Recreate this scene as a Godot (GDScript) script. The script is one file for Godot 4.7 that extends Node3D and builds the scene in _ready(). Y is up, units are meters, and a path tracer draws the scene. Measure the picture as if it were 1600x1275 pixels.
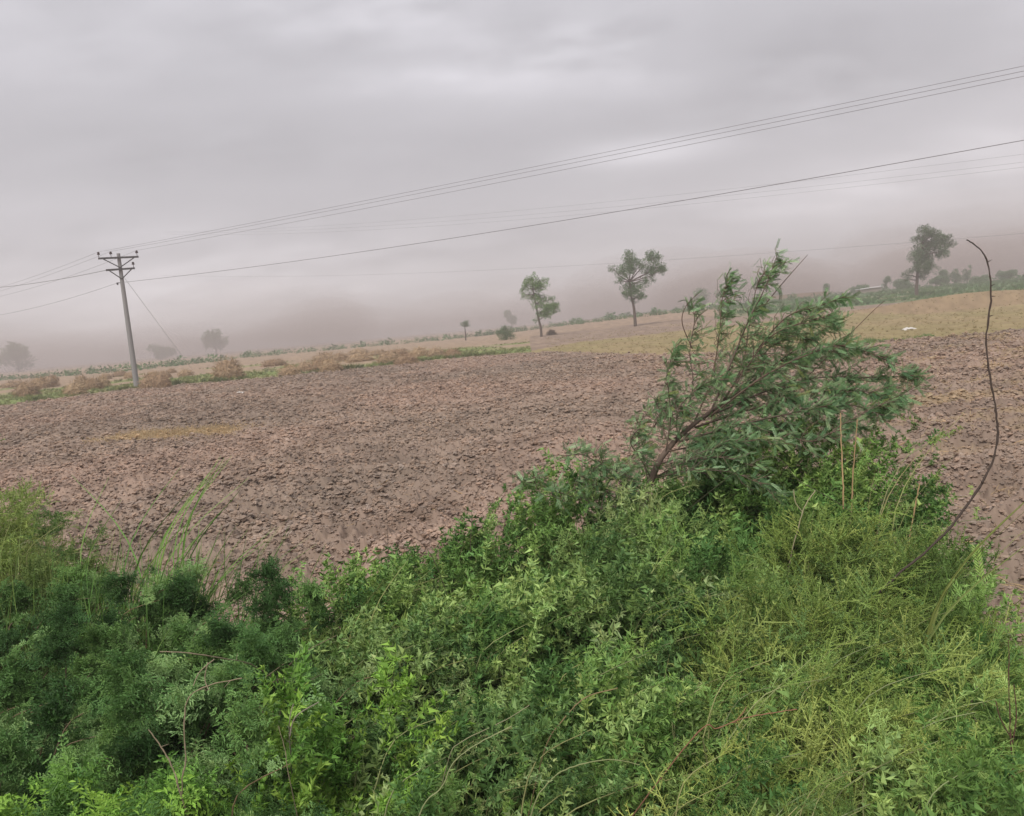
extends Node3D
# A dusty ploughed field behind wind-blown roadside shrubs, seen from the roadside.
const FOCAL := 1209.0
const EYE := Vector3(0, 2.2, 0)
const PITCH := -6.1
const ROLL := -5.0
const SKY_LEVEL := 0.53
var cam_basis: Basis
var rng := RandomNumberGenerator.new()
var noise_a := FastNoiseLite.new()
var noise_b := FastNoiseLite.new()
var noise_c := FastNoiseLite.new()
var noise_d := FastNoiseLite.new()
var M := {}
var taken := {}
const WIND := Vector3(0.9, -0.05, -0.25)


# ------------------------------------------------------------------ mesh collector
class MB:
	var v := PackedVector3Array()
	var n := PackedVector3Array()
	var c := PackedColorArray()
	var i := PackedInt32Array()
	var smooth := false

	func tri(a: Vector3, b: Vector3, d: Vector3, col: Color) -> void:
		var k := v.size()
		v.append(a); v.append(b); v.append(d)
		c.append(col); c.append(col); c.append(col)
		i.append(k); i.append(k + 1); i.append(k + 2)
		if smooth:
			var nn := (d - a).cross(b - a).normalized()
			n.append(nn); n.append(nn); n.append(nn)

	func leaf(base: Vector3, dir: Vector3, side: Vector3, length: float, width: float, col: Color, fold := 0.15, droop := 0.0) -> void:
		var up := side.cross(dir).normalized()
		var mid := base + dir * length * 0.45 + up * droop * length * 0.1
		var tip := base + dir * length - up * droop * length * 0.35
		var l := mid + side * width * 0.5 + up * fold * width
		var r := mid - side * width * 0.5 + up * fold * width
		var k := v.size()
		v.append(base); v.append(l); v.append(tip); v.append(r)
		c.append(col); c.append(col); c.append(col); c.append(col)
		i.append(k); i.append(k + 1); i.append(k + 2)
		i.append(k); i.append(k + 2); i.append(k + 3)
		if smooth:
			for q in 4:
				n.append(up)

	func ribbon(pts: PackedVector3Array, side: Vector3, w0: float, w1: float, col: Color, fold := 0.2) -> void:
		var k := v.size()
		var last := pts.size() - 1
		for q in pts.size():
			var t := float(q) / last
			var w := lerpf(w0, w1, t * t)
			var tang := (pts[mini(q + 1, last)] - pts[maxi(q - 1, 0)]).normalized()
			var up := side.cross(tang).normalized()
			v.append(pts[q] - side * w * 0.5 + up * w * fold)
			v.append(pts[q])
			v.append(pts[q] + side * w * 0.5 + up * w * fold)
			for z in 3:
				c.append(col)
				if smooth:
					n.append(up)
			if q > 0:
				var a := k + (q - 1) * 3
				var b := k + q * 3
				for e in 2:
					i.append(a + e); i.append(b + e); i.append(a + e + 1)
					i.append(a + e + 1); i.append(b + e); i.append(b + e + 1)

	func tube(pts: PackedVector3Array, radii: PackedFloat32Array, sides: int, col: Color, cap := true) -> void:
		var last := pts.size() - 1
		var k := v.size()
		var ref := Vector3(0.31, 0.2, 0.93)
		for q in pts.size():
			var tang := (pts[mini(q + 1, last)] - pts[maxi(q - 1, 0)]).normalized()
			if absf(tang.dot(ref)) > 0.95:
				ref = Vector3(0.9, 0.3, 0.1)
			var s := tang.cross(ref).normalized()
			var u := s.cross(tang).normalized()
			for j in sides:
				var a := TAU * j / sides
				var dir := s * cos(a) + u * sin(a)
				v.append(pts[q] + dir * radii[q])
				c.append(col)
				if smooth:
					n.append(dir)
			if q > 0:
				for j in sides:
					var a0 := k + (q - 1) * sides + j
					var a1 := k + (q - 1) * sides + (j + 1) % sides
					var b0 := a0 + sides
					var b1 := a1 + sides
					i.append(a0); i.append(a1); i.append(b0)
					i.append(a1); i.append(b1); i.append(b0)
		if cap:
			for e in [0, last]:
				var kk := v.size()
				var tang2 := (pts[1] - pts[0]).normalized() if e == 0 else (pts[last] - pts[last - 1]).normalized()
				v.append(pts[e]); c.append(col)
				if smooth:
					n.append(tang2 * (-1.0 if e == 0 else 1.0))
				for j in sides:
					v.append(v[k + e * sides + j]); c.append(col)
					if smooth:
						n.append(tang2 * (-1.0 if e == 0 else 1.0))
				for j in sides:
					var j1 := (j + 1) % sides
					if e == 0:
						i.append(kk); i.append(kk + 1 + j1); i.append(kk + 1 + j)
					else:
						i.append(kk); i.append(kk + 1 + j); i.append(kk + 1 + j1)

	func box(at: Transform3D, size: Vector3, col: Color) -> void:
		var h := size * 0.5
		for ax in 3:
			for sg in [-1.0, 1.0]:
				var nn := Vector3.ZERO
				nn[ax] = sg
				var p := Vector3.ZERO
				p[(ax + 1) % 3] = 1.0
				var q := nn.cross(p)
				var o := nn * h
				var pp := p * h
				var qq := q * h
				var a := at * (o - pp - qq)
				var b := at * (o + pp - qq)
				var cc := at * (o + pp + qq)
				var d := at * (o - pp + qq)
				tri(a, cc, b, col)
				tri(a, d, cc, col)

	func mesh(m: Material) -> ArrayMesh:
		var arr := []
		arr.resize(Mesh.ARRAY_MAX)
		arr[Mesh.ARRAY_VERTEX] = v
		arr[Mesh.ARRAY_COLOR] = c
		arr[Mesh.ARRAY_INDEX] = i
		if smooth:
			arr[Mesh.ARRAY_NORMAL] = n
		var am := ArrayMesh.new()
		am.add_surface_from_arrays(Mesh.PRIMITIVE_TRIANGLES, arr)
		am.surface_set_material(0, m)
		return am


# ------------------------------------------------------------------ small helpers
func at(px: float, py: float, depth: float) -> Vector3:
	return EYE + cam_basis * Vector3((px - 800.0) / FOCAL * depth, -(py - 637.5) / FOCAL * depth, -depth)

func ray(px: float, py: float) -> Vector3:
	return cam_basis * Vector3((px - 800.0) / FOCAL, -(py - 637.5) / FOCAL, -1.0)

func on_ground(px: float, py: float, most := 230.0) -> Vector3:
	var r := ray(px, py)
	var t := 2.0
	var step := 0.1
	while t < most:
		var p := EYE + r * t
		if p.y <= land(p.x, -p.z):
			return Vector3(p.x, land(p.x, -p.z), p.z)
		step = maxf(0.05, t * 0.01)
		t += step
	var e := EYE + r * most
	return Vector3(e.x, land(e.x, -e.z), e.z)

func numbered(called: String) -> String:
	if not taken.has(called):
		taken[called] = 0
		return called
	taken[called] += 1
	return "%s_%03d" % [called, taken[called]]

func thing(called: String, label: String, category: String, where := Vector3.ZERO, group := "") -> Node3D:
	var o := Node3D.new()
	o.name = numbered(called)
	add_child(o)
	o.position = where
	tag(o, label, category, group)
	return o

func tag(o: Node, label: String, category := "", group := "", kind := "") -> void:
	if label: o.set_meta("label", label)
	if category: o.set_meta("category", category)
	if group: o.set_meta("group", group)
	if kind: o.set_meta("kind", kind)

func part(called: String, mesh: Mesh, parent: Node, kind := "") -> MeshInstance3D:
	var o := MeshInstance3D.new()
	if parent == self:
		called = numbered(called)
	else:
		var k := 0
		var base := called
		while parent.has_node(called):
			k += 1
			called = "%s_%03d" % [base, k]
	o.name = called
	o.mesh = mesh
	parent.add_child(o)
	if kind: o.set_meta("kind", kind)
	return o

func many(called: String, mesh: Mesh, xf: Array, cols: PackedColorArray, parent: Node) -> MultiMeshInstance3D:
	var mm := MultiMesh.new()
	mm.transform_format = MultiMesh.TRANSFORM_3D
	mm.use_colors = true
	mm.mesh = mesh
	mm.instance_count = xf.size()
	var buf := PackedFloat32Array()
	buf.resize(xf.size() * 16)
	for k in xf.size():
		var t: Transform3D = xf[k]
		var b := t.basis
		var o := k * 16
		buf[o] = b.x.x; buf[o + 1] = b.y.x; buf[o + 2] = b.z.x; buf[o + 3] = t.origin.x
		buf[o + 4] = b.x.y; buf[o + 5] = b.y.y; buf[o + 6] = b.z.y; buf[o + 7] = t.origin.y
		buf[o + 8] = b.x.z; buf[o + 9] = b.y.z; buf[o + 10] = b.z.z; buf[o + 11] = t.origin.z
		var cc := cols[k]
		buf[o + 12] = cc.r; buf[o + 13] = cc.g; buf[o + 14] = cc.b; buf[o + 15] = 1.0
	mm.buffer = buf
	var mi := MultiMeshInstance3D.new()
	if parent == self:
		mi.name = numbered(called)
	else:
		var k2 := 0
		var base := called
		while parent.has_node(called):
			k2 += 1
			called = "%s_%03d" % [base, k2]
		mi.name = called
	mi.multimesh = mm
	parent.add_child(mi)
	mi.set_meta("kind", "stuff")
	return mi

func along(dir: Vector3, roll: float, s: float, where: Vector3) -> Transform3D:
	var y := dir.normalized()
	var x := y.cross(Vector3(0.12, 0.05, 0.99) if absf(y.z) < 0.9 else Vector3(1, 0.1, 0.0)).normalized()
	x = x.rotated(y, roll)
	return Transform3D(Basis(x * s, y * s, x.cross(y) * s), where)

func rv() -> Vector3:
	var z := rng.randf_range(-1, 1)
	var a := rng.randf() * TAU
	var r := sqrt(1 - z * z)
	return Vector3(r * cos(a), z, r * sin(a))

func rf(a: float, b: float) -> float:
	return rng.randf_range(a, b)

func vary(c: Color, amount: float) -> Color:
	var l := 1.0 + rf(-amount, amount)
	var h := rf(-amount, amount) * 0.35
	return Color(maxf(c.r * l * (1 + h), 0.005), maxf(c.g * l, 0.005), maxf(c.b * l * (1 - h), 0.004))

func curve_through(pts: Array, per := 5) -> PackedVector3Array:
	var out := PackedVector3Array()
	var last := pts.size() - 1
	for k in last:
		var p0: Vector3 = pts[maxi(k - 1, 0)]
		var p1: Vector3 = pts[k]
		var p2: Vector3 = pts[k + 1]
		var p3: Vector3 = pts[mini(k + 2, last)]
		for q in per:
			out.append(p1.cubic_interpolate(p2, p0, p3, float(q) / per))
	out.append(pts[last])
	return out

func taper(n: int, r0: float, r1: float) -> PackedFloat32Array:
	var out := PackedFloat32Array()
	for k in n:
		out.append(lerpf(r0, r1, float(k) / maxi(n - 1, 1)))
	return out

func matte(rough: float, back := 0.0) -> StandardMaterial3D:
	var m := StandardMaterial3D.new()
	m.vertex_color_use_as_albedo = true
	m.roughness = rough
	m.metallic_specular = 0.3
	if back > 0.0:
		m.backlight_enabled = true
		m.backlight = Color(back * 0.9, back, back * 0.45)
		m.cull_mode = BaseMaterial3D.CULL_DISABLED
	return m


# ------------------------------------------------------------------ the land
const FAR_B := [-1.2, -0.66, -0.48, -0.3, -0.044, 0.047, 0.13, 0.22, 0.42, 0.536, 0.668, 1.2]
const FAR_D := [40.0, 47.0, 56.0, 54.0, 61.0, 57.5, 46.0, 38.0, 33.5, 34.3, 34.7, 35.0]

func table(x: float, xs: Array, ys: Array) -> float:
	if x <= xs[0]: return ys[0]
	for k in range(1, xs.size()):
		if x < xs[k]:
			return lerpf(ys[k - 1], ys[k], (x - xs[k - 1]) / (xs[k] - xs[k - 1]))
	return ys[-1]

func land(x: float, d: float) -> float:
	var b := x / maxf(d, 1.0)
	var y := 2.35 * smoothstep(-0.05, 0.25, b) * smoothstep(70.0, 200.0, d)
	var mx := (x - 48.0) / 11.0
	var md := (d - 78.0) / 9.0
	if absf(mx) < 3.5 and absf(md) < 3.0:
		y += 1.35 * exp(-mx * mx - md * md)
	return y

func tilth(x: float, d: float) -> float:
	# turned earth: plough furrows, lumps with narrow gaps between them, crumbs
	var f := noise_b.get_noise_2d(x * 22.0, d * 22.0)
	var g := noise_a.get_noise_2d(x * 85.0 + 9.0, d * 85.0)
	var near := clampf(9.0 / maxf(d, 1.0), 0.3, 1.0)
	var c1 := noise_d.get_noise_2d(x * 4.5, d * 4.5) + 0.75
	var c2 := noise_d.get_noise_2d(x * 11.0, d * 11.0) + 0.75
	var run := d * 0.97 - x * 0.16 + noise_a.get_noise_2d(x * 2.5, d * 2.5) * 1.1
	var furrow := sin(run * TAU / 1.15) * (0.022 + 0.05 * smoothstep(2.0, 8.0, x))
	return 0.085 * f + 0.07 * g * near - 0.14 * c1 - 0.09 * c2 * near + furrow + 0.05

func ploughed(x: float, d: float) -> float:
	# > 0 inside the ploughed field: metres to its far edge
	return table(x / maxf(d, 0.5), FAR_B, FAR_D) + noise_a.get_noise_2d(x * 3.0, d * 3.0) * 1.2 - d

func ground_colour(x: float, d: float) -> Color:
	var n1 := noise_a.get_noise_2d(x * 1.6, d * 1.6)
	var n2 := noise_b.get_noise_2d(x * 9.0, d * 9.0)
	var soil := Color(0.285, 0.21, 0.168).lerp(Color(0.25, 0.194, 0.156), clampf(0.5 + n1 * 1.4, 0, 1))
	# greyer, damper turned earth in the middle of the field and a paler crust to the side
	var damp := smoothstep(0.0, 0.5, noise_c.get_noise_2d(x * 0.55 + 31.0, d * 0.55))
	soil = soil.lerp(Color(0.208, 0.165, 0.134), damp * 0.65)
	soil *= 1.0 + n2 * 0.4
	var px := (x + 9.2) / 2.3
	var pd := (d - 21.0 + (x + 9.2) * 0.2) / 0.85
	if absf(px) < 1.6 and absf(pd) < 1.8:
		soil = soil.lerp(Color(0.42, 0.31, 0.19), smoothstep(1.15, 0.5, px * px + pd * pd + n2 * 1.5) * 0.8)
	var inside := ploughed(x, d)
	if inside > 0.0:
		if x > 4.0:
			var straw := smoothstep(0.05, 0.45, noise_b.get_noise_2d(x * 3.2, d * 9.0)) * smoothstep(4.0, 8.0, x)
			soil = soil.lerp(Color(0.33, 0.25, 0.15), straw * 0.6)
		return soil
	var b := x / d
	var past := -inside
	var stubble := Color(0.33, 0.25, 0.165)
	var tan := Color(0.32, 0.24, 0.175)
	var green := Color(0.19, 0.235, 0.09)
	var c: Color
	if b < 0.03:
		var g := smoothstep(-0.1, 0.25, noise_c.get_noise_2d(x * 0.9, d * 0.5) + 0.42 - past * 0.015)
		c = tan.lerp(green, g if past < 45.0 else 0.0)
		if past < 0.9:
			c = Color(0.15, 0.15, 0.07)
		c = c.lerp(stubble, smoothstep(0.1, 0.5, n1 + 0.2) * 0.4)
	else:
		var yellow_end := table(b, [0.03, 0.09, 0.22, 0.34, 0.5, 0.7], [61.0, 72.0, 80.0, 84.0, 100.0, 118.0])
		if d < yellow_end:
			c = Color(0.29, 0.228, 0.13).lerp(Color(0.265, 0.22, 0.115), clampf(0.5 + n1 * 1.6, 0, 1))
			if x > 35.0 and d > 66.0:
				c = c.lerp(Color(0.29, 0.208, 0.135), 0.75)
		elif b > 0.28 and d > 112.0:
			c = Color(0.1, 0.17, 0.075).lerp(tan, smoothstep(0.1, 0.35, noise_c.get_noise_2d(x * 0.5, d * 1.5)) * 0.7)
		elif d < 118.0:
			c = Color(0.25, 0.19, 0.15).lerp(tan, smoothstep(-0.1, 0.4, n1) * 0.6)
		else:
			c = tan.lerp(Color(0.27, 0.2, 0.15), clampf(0.5 + n1, 0, 1) * 0.5)
	return c * (1.0 + n2 * 0.3)

func build_ground() -> void:
	var mb := MB.new()
	mb.smooth = true
	# rows get longer with distance, so that a clod near the road and a hummock far off get the same care
	var ds := PackedFloat32Array()
	var d := 0.6
	while d < 260.0:
		ds.append(d)
		d += 0.15 if d < 3.5 else clampf((0.0032 if d < 24.0 else 0.0055) * d * sqrt(d * 0.4), 0.02, 9.0)
	for far in [300.0, 400.0, 600.0, 1000.0, 1600.0, 2600.0]:
		ds.append(far)
	var cols := 960
	for q in ds.size():
		d = ds[q]
		for k in cols + 1:
			var e0 := float(k) / cols * 2.0 - 1.0
			var b := e0 * (0.82 + 0.3 * absf(e0 * e0 * e0))   # finest where it is looked at
			var x := b * (d + 1.5)
			var y := land(x, d)
			if d < 130.0:
				if ploughed(x, d) > 0.0:
					y += tilth(x, d)
				else:
					y += 0.06 + 0.05 * noise_b.get_noise_2d(x * 10.0, d * 10.0)
			mb.v.append(Vector3(x, y, -d))
			mb.c.append(ground_colour(x, d))
	var w := cols + 1
	for q in ds.size() - 1:
		for k in cols:
			var a := q * w + k
			mb.i.append(a); mb.i.append(a + w); mb.i.append(a + 1)
			mb.i.append(a + 1); mb.i.append(a + w); mb.i.append(a + w + 1)
	mb.n.resize(mb.v.size())
	var e := mb.i.size()
	var t := 0
	while t < e:
		var i0 := mb.i[t]
		var i1 := mb.i[t + 1]
		var i2 := mb.i[t + 2]
		var nn := (mb.v[i2] - mb.v[i0]).cross(mb.v[i1] - mb.v[i0])
		mb.n[i0] += nn; mb.n[i1] += nn; mb.n[i2] += nn
		t += 3
	for k in mb.n.size():
		mb.n[k] = mb.n[k].normalized()
	var o := part("ground", mb.mesh(M.soil), self)
	o.set_meta("kind", "structure")
	tag(o, "ploughed brown field with straw coloured and green strips beyond")
	# the land behind and beside the viewer
	var pm := MB.new()
	pm.smooth = true
	for s in [[-2600.0, 2600.0, -0.6, 2600.0]]:
		var a := Vector3(s[0], -0.12, -s[2])
		var bb := Vector3(s[1], -0.12, -s[2])
		var cc := Vector3(s[1], -0.12, s[3])
		var dd := Vector3(s[0], -0.12, s[3])
		pm.tri(a, bb, cc, Color(0.26, 0.2, 0.15))
		pm.tri(a, cc, dd, Color(0.26, 0.2, 0.15))
	var o2 := part("ground", pm.mesh(M.soil), self)
	o2.set_meta("kind", "structure")

func clod_mesh(seed_: int) -> ArrayMesh:
	var mb := MB.new()
	rng.seed = seed_
	var sm := SphereMesh.new()
	sm.radial_segments = 7
	sm.rings = 4
	var arr := sm.get_mesh_arrays()
	var vs: PackedVector3Array = arr[Mesh.ARRAY_VERTEX]
	var idx: PackedInt32Array = arr[Mesh.ARRAY_INDEX]
	var off := {}
	for k in vs.size():
		var key := vs[k].snapped(Vector3.ONE * 0.01)
		if not off.has(key):
			off[key] = rf(0.55, 1.35)
		var p: Vector3 = vs[k] * off[key]
		vs[k] = Vector3(p.x * 1.15, p.y * 0.8, p.z)
	var t := 0
	while t < idx.size():
		mb.tri(vs[idx[t]], vs[idx[t + 1]], vs[idx[t + 2]], Color(1, 1, 1))
		t += 3
	return mb.mesh(M.soil)

func build_clods() -> void:
	var xf := [[], [], [], []]
	var cols := [PackedColorArray(), PackedColorArray(), PackedColorArray(), PackedColorArray()]
	var meshes := [clod_mesh(3), clod_mesh(5), clod_mesh(8), clod_mesh(13)]
	rng.seed = 77
	for band in [[3.8, 10.0, 60000, 0.01, 0.06], [9.0, 20.0, 115000, 0.017, 0.08], [18.0, 36.0, 110000, 0.03, 0.115], [33.0, 62.0, 64000, 0.05, 0.16]]:
		for k in int(band[2]):
			var d := sqrt(rf(band[0] * band[0], band[1] * band[1]))
			var x := rf(-0.8, 0.8) * (d + 1.0)
			if ploughed(x, d) < 0.3:
				continue
			var lump := noise_b.get_noise_2d(x * 6.0, d * 6.0)
			if lump < rf(-1.4, 0.1):
				continue
			var s := lerpf(band[3], band[4], pow(rng.randf(), 1.6)) * (1.0 + lump * 0.7)
			var b := Basis.from_euler(Vector3(rf(-0.6, 0.6), rng.randf() * TAU, rf(-0.6, 0.6))).scaled(Vector3(s, s * rf(0.55, 0.9), s))
			var which := rng.randi() % 4
			var y := land(x, d) + tilth(x, d) + s * rf(-0.1, 0.3)
			xf[which].append(Transform3D(b, Vector3(x, y, -d)))
			var cc := ground_colour(x, d)
			cols[which].append(vary(cc * 1.15, 0.16))
	for q in 4:
		var o := many("soil_clods", meshes[q], xf[q], cols[q], self)
		tag(o, "loose brown clods of turned earth over the ploughed field", "soil")

func build_straw_litter() -> void:
	var mb := MB.new()
	mb.leaf(Vector3(-0.5, 0, 0), Vector3(1, 0, 0), Vector3(0, 0, 1), 0.55, 0.05, Color(1, 1, 1))
	mb.leaf(Vector3(-0.05, 0.0, 0), Vector3(0.96, 0.1, 0.25), Vector3(-0.25, 0, 0.96), 0.5, 0.05, Color(1, 1, 1))
	var m := mb.mesh(M.straw)
	var xf := []
	var cols := PackedColorArray()
	rng.seed = 91
	var pale := Color(0.42, 0.32, 0.19)
	# a spilt patch of straw on the left, thin litter on the right
	for k in 2400:
		var c := on_line(Vector3(-7.6, 0, -20.6), Vector3(-10.8, 0, -21.4), rng.randf())
		var p := c + Vector3(rng.randfn() * 0.5, 0, rng.randfn() * 0.55)
		xf.append(along(Vector3(rf(-1, 1), rf(-0.1, 0.25), rf(-1, 1)), rng.randf() * TAU, rf(0.1, 0.3), p + Vector3(0, tilth(p.x, -p.z) + rf(0.03, 0.1), 0)))
		cols.append(vary(pale, 0.25))
	for k in 9000:
		var d := sqrt(rf(16.0, 900.0))
		var x := rf(0.2, 0.85) * (d + 1.0)
		if noise_b.get_noise_2d(x * 3.2, d * 9.0) < rf(-0.2, 0.5) or ploughed(x, d) < 0.0:
			continue
		xf.append(along(Vector3(rf(-1, 1), rf(-0.1, 0.35), rf(-0.6, 0.6)), rng.randf() * TAU, rf(0.1, 0.32), Vector3(x, land(x, d) + tilth(x, d) + rf(0.02, 0.06), -d)))
		cols.append(vary(pale, 0.3))
	for k in 1500:
		var d := sqrt(rf(30.0, 500.0))
		var x := rf(-0.7, 0.2) * (d + 1.0)
		if noise_c.get_noise_2d(x * 2.0, d * 4.0) < 0.1:
			continue
		xf.append(along(Vector3(rf(-1, 1), rf(-0.1, 0.35), rf(-0.6, 0.6)), rng.randf() * TAU, rf(0.08, 0.22), Vector3(x, land(x, d) + tilth(x, d) + rf(0.02, 0.06), -d)))
		cols.append(vary(pale, 0.3))
	var o := many("straw_litter", m, xf, cols, self)
	tag(o, "pale straw scattered over the turned earth", "straw")

func on_line(a: Vector3, b: Vector3, t: float) -> Vector3:
	return a.lerp(b, t)

func tuft_mesh(seed_: int) -> ArrayMesh:
	rng.seed = seed_
	var mb := MB.new()
	for k in 16:
		var a := rng.randf() * TAU
		var base := Vector3(cos(a), 0, sin(a)) * rf(0.0, 0.25)
		var dir := (Vector3(cos(a) * 0.5, rf(0.7, 1.2), sin(a) * 0.5) + WIND * 0.35).normalized()
		var side := dir.cross(rv()).normalized()
		mb.leaf(base, dir, side, rf(0.6, 1.1), 0.07, vary(Color(1, 1, 1), 0.2))
	return mb.mesh(M.leaf)

func build_verges() -> void:
	var xf := []
	var cols := PackedColorArray()
	rng.seed = 15
	for k in 9000:   # low grass of the strips beyond the ploughed field on the left
		var d := rf(46.0, 100.0)
		var x := rf(-0.85, 0.03) * d
		var past := -ploughed(x, d)
		if past < -0.2 or noise_c.get_noise_2d(x * 0.9, d * 0.5) + 0.25 - past * 0.012 < rf(-0.1, 0.3):
			continue
		xf.append(along(Vector3(0, 1, 0), rng.randf() * TAU, rf(0.12, 0.34), Vector3(x, land(x, d) + 0.02, -d)))
		cols.append(vary(Color(0.2, 0.22, 0.1), 0.3))
	for k in 2600:   # weeds along the edge of the field
		var b := rf(-0.75, 0.72)
		var d := table(b, FAR_B, FAR_D) + rf(-0.5, 1.3)
		if b > 0.0 and (b < 0.36 or b > 0.55) or b < 0.0 and noise_a.get_noise_1d(b * 180.0) < rf(-0.3, 0.2):
			continue
		var x := b * d
		xf.append(along(Vector3(0.1, 1, 0), rng.randf() * TAU, (rf(0.12, 0.45) if b < 0.0 else rf(0.1, 0.26)) * (1.0 + noise_a.get_noise_1d(b * 200.0)), Vector3(x, land(x, d), -d)))
		cols.append(vary(Color(0.14, 0.16, 0.075) if b < 0.0 else Color(0.15, 0.22, 0.08), 0.35))
	for k in 2600:   # dry stubble of the yellow field
		var d := rf(34.0, 105.0)
		var x := rf(0.05, 0.75) * d
		if ploughed(x, d) > -0.5:
			continue
		xf.append(along(Vector3(0.15, 1, 0), rng.randf() * TAU, rf(0.08, 0.2), Vector3(x, land(x, d) + 0.03, -d)))
		cols.append(vary(Color(0.31, 0.25, 0.14), 0.12))
	for k in 2500:   # green bank in front of the far trees on the right
		var d := rf(112.0, 190.0)
		var x := rf(0.27, 0.8) * d
		xf.append(along(Vector3(0.15, 1, 0), rng.randf() * TAU, rf(0.3, 0.9), Vector3(x, land(x, d), -d)))
		cols.append(vary(Color(0.1, 0.165, 0.07), 0.3))
	var o := many("field_grass", tuft_mesh(4), xf, cols, self)
	tag(o, "low grass, weeds and stubble on the strips past the ploughed field", "grass")


# ------------------------------------------------------------------ sky
func make_sky() -> Sky:
	var w := 1536
	var h := 768
	var img := Image.create(w, h, false, Image.FORMAT_RGBF)
	var cn := FastNoiseLite.new()
	cn.seed = 21
	cn.frequency = 0.55
	cn.fractal_octaves = 5
	var banks := []   # cloud openings and thicker banks: direction, half widths in azimuth and elevation, change
	for p in [[890, 75, 0.11, 0.03, 0.15], [600, 14, 0.15, 0.035, 0.13], [1290, 130, 0.22, 0.08, -0.1], [1420, 290, 0.24, 0.04, 0.14], [1020, 235, 0.1, 0.02, 0.12],
			[650, 125, 0.12, 0.02, 0.07], [230, 220, 0.26, 0.06, -0.06], [380, 465, 0.34, 0.07, 0.14], [1570, 50, 0.1, 0.08, 0.06], [90, 60, 0.16, 0.08, 0.04], [700, 260, 0.24, 0.05, -0.04], [1020, 130, 0.1, 0.03, 0.06]]:
		var r := ray(p[0], p[1]).normalized()
		banks.append([atan2(r.x, -r.z), asin(r.y), p[2], p[3], p[4]])
	for y in h:
		var el := (0.5 - (y + 0.5) / h) * PI
		var ce := cos(el)
		var se := sin(el)
		for x in w:
			var az := wrapf((x + 0.5) / w * TAU, -PI, PI)
			var c := Color(0.3, 0.25, 0.22)
			if se > -0.02:
				var k := 1.0 / (maxf(se, 0.0) + 0.22)
				var px := sin(az) * ce * k
				var pz := -cos(az) * ce * k
				var n := cn.get_noise_3d(px * 0.8, pz * 1.5, 0.0)
				var n2 := cn.get_noise_3d(px * 2.2 + 40.0, pz * 4.4, 3.0)
				var n3 := cn.get_noise_3d(px * 7.0, pz * 13.0, 9.0)
				var thin := 0.3 + 0.7 * smoothstep(0.04, 0.3, se)   # the layer smears out towards the horizon
				n2 *= thin
				n3 *= thin
				var l := 0.585 + n * 0.085 + n2 * 0.07 + n3 * 0.022
				for b in banks:
					var da: float = (az - b[0]) / b[2]
					var de: float = (el - b[1]) / b[3]
					var g: float = da * da + de * de
					if g < 6.0:
						l += b[4] * exp(-g) * (1.0 + n2 * 2.2 + n3)
				var low := exp(-maxf(se, 0.0) * 7.0)
				var tint := Color(0.98, 0.967, 1.045).lerp(Color(1.04, 0.97, 0.965), low)
				c = Color(l * tint.r, l * tint.g, l * tint.b) * SKY_LEVEL
			img.set_pixel(x, y, c)
	var pm := PanoramaSkyMaterial.new()
	pm.panorama = ImageTexture.create_from_image(img)
	var sky := Sky.new()
	sky.sky_material = pm
	return sky


# ------------------------------------------------------------------ power line
func wire(label: String, pts: Array, sag: float, r: float, extend_ := 0.0, called := "power_line", col := Color(0.2, 0.2, 0.21)) -> void:
	var mb := MB.new()
	mb.smooth = true
	var a: Vector3 = pts[0]
	var b: Vector3 = pts[1]
	var out := PackedVector3Array()
	var nseg := 40
	for k in nseg + 1:
		var t := float(k) / nseg * (1.0 + extend_)
		var p := a + (b - a) * t
		var u := t
		p.y -= sag * 4.0 * u * (1.0 - u)
		out.append(p)
	mb.tube(out, taper(out.size(), r, r), 5, col)
	var o := part(called, mb.mesh(M.metal), self)
	tag(o, label, "power line", "wires of the power line" if called == "power_line" else "")

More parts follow.
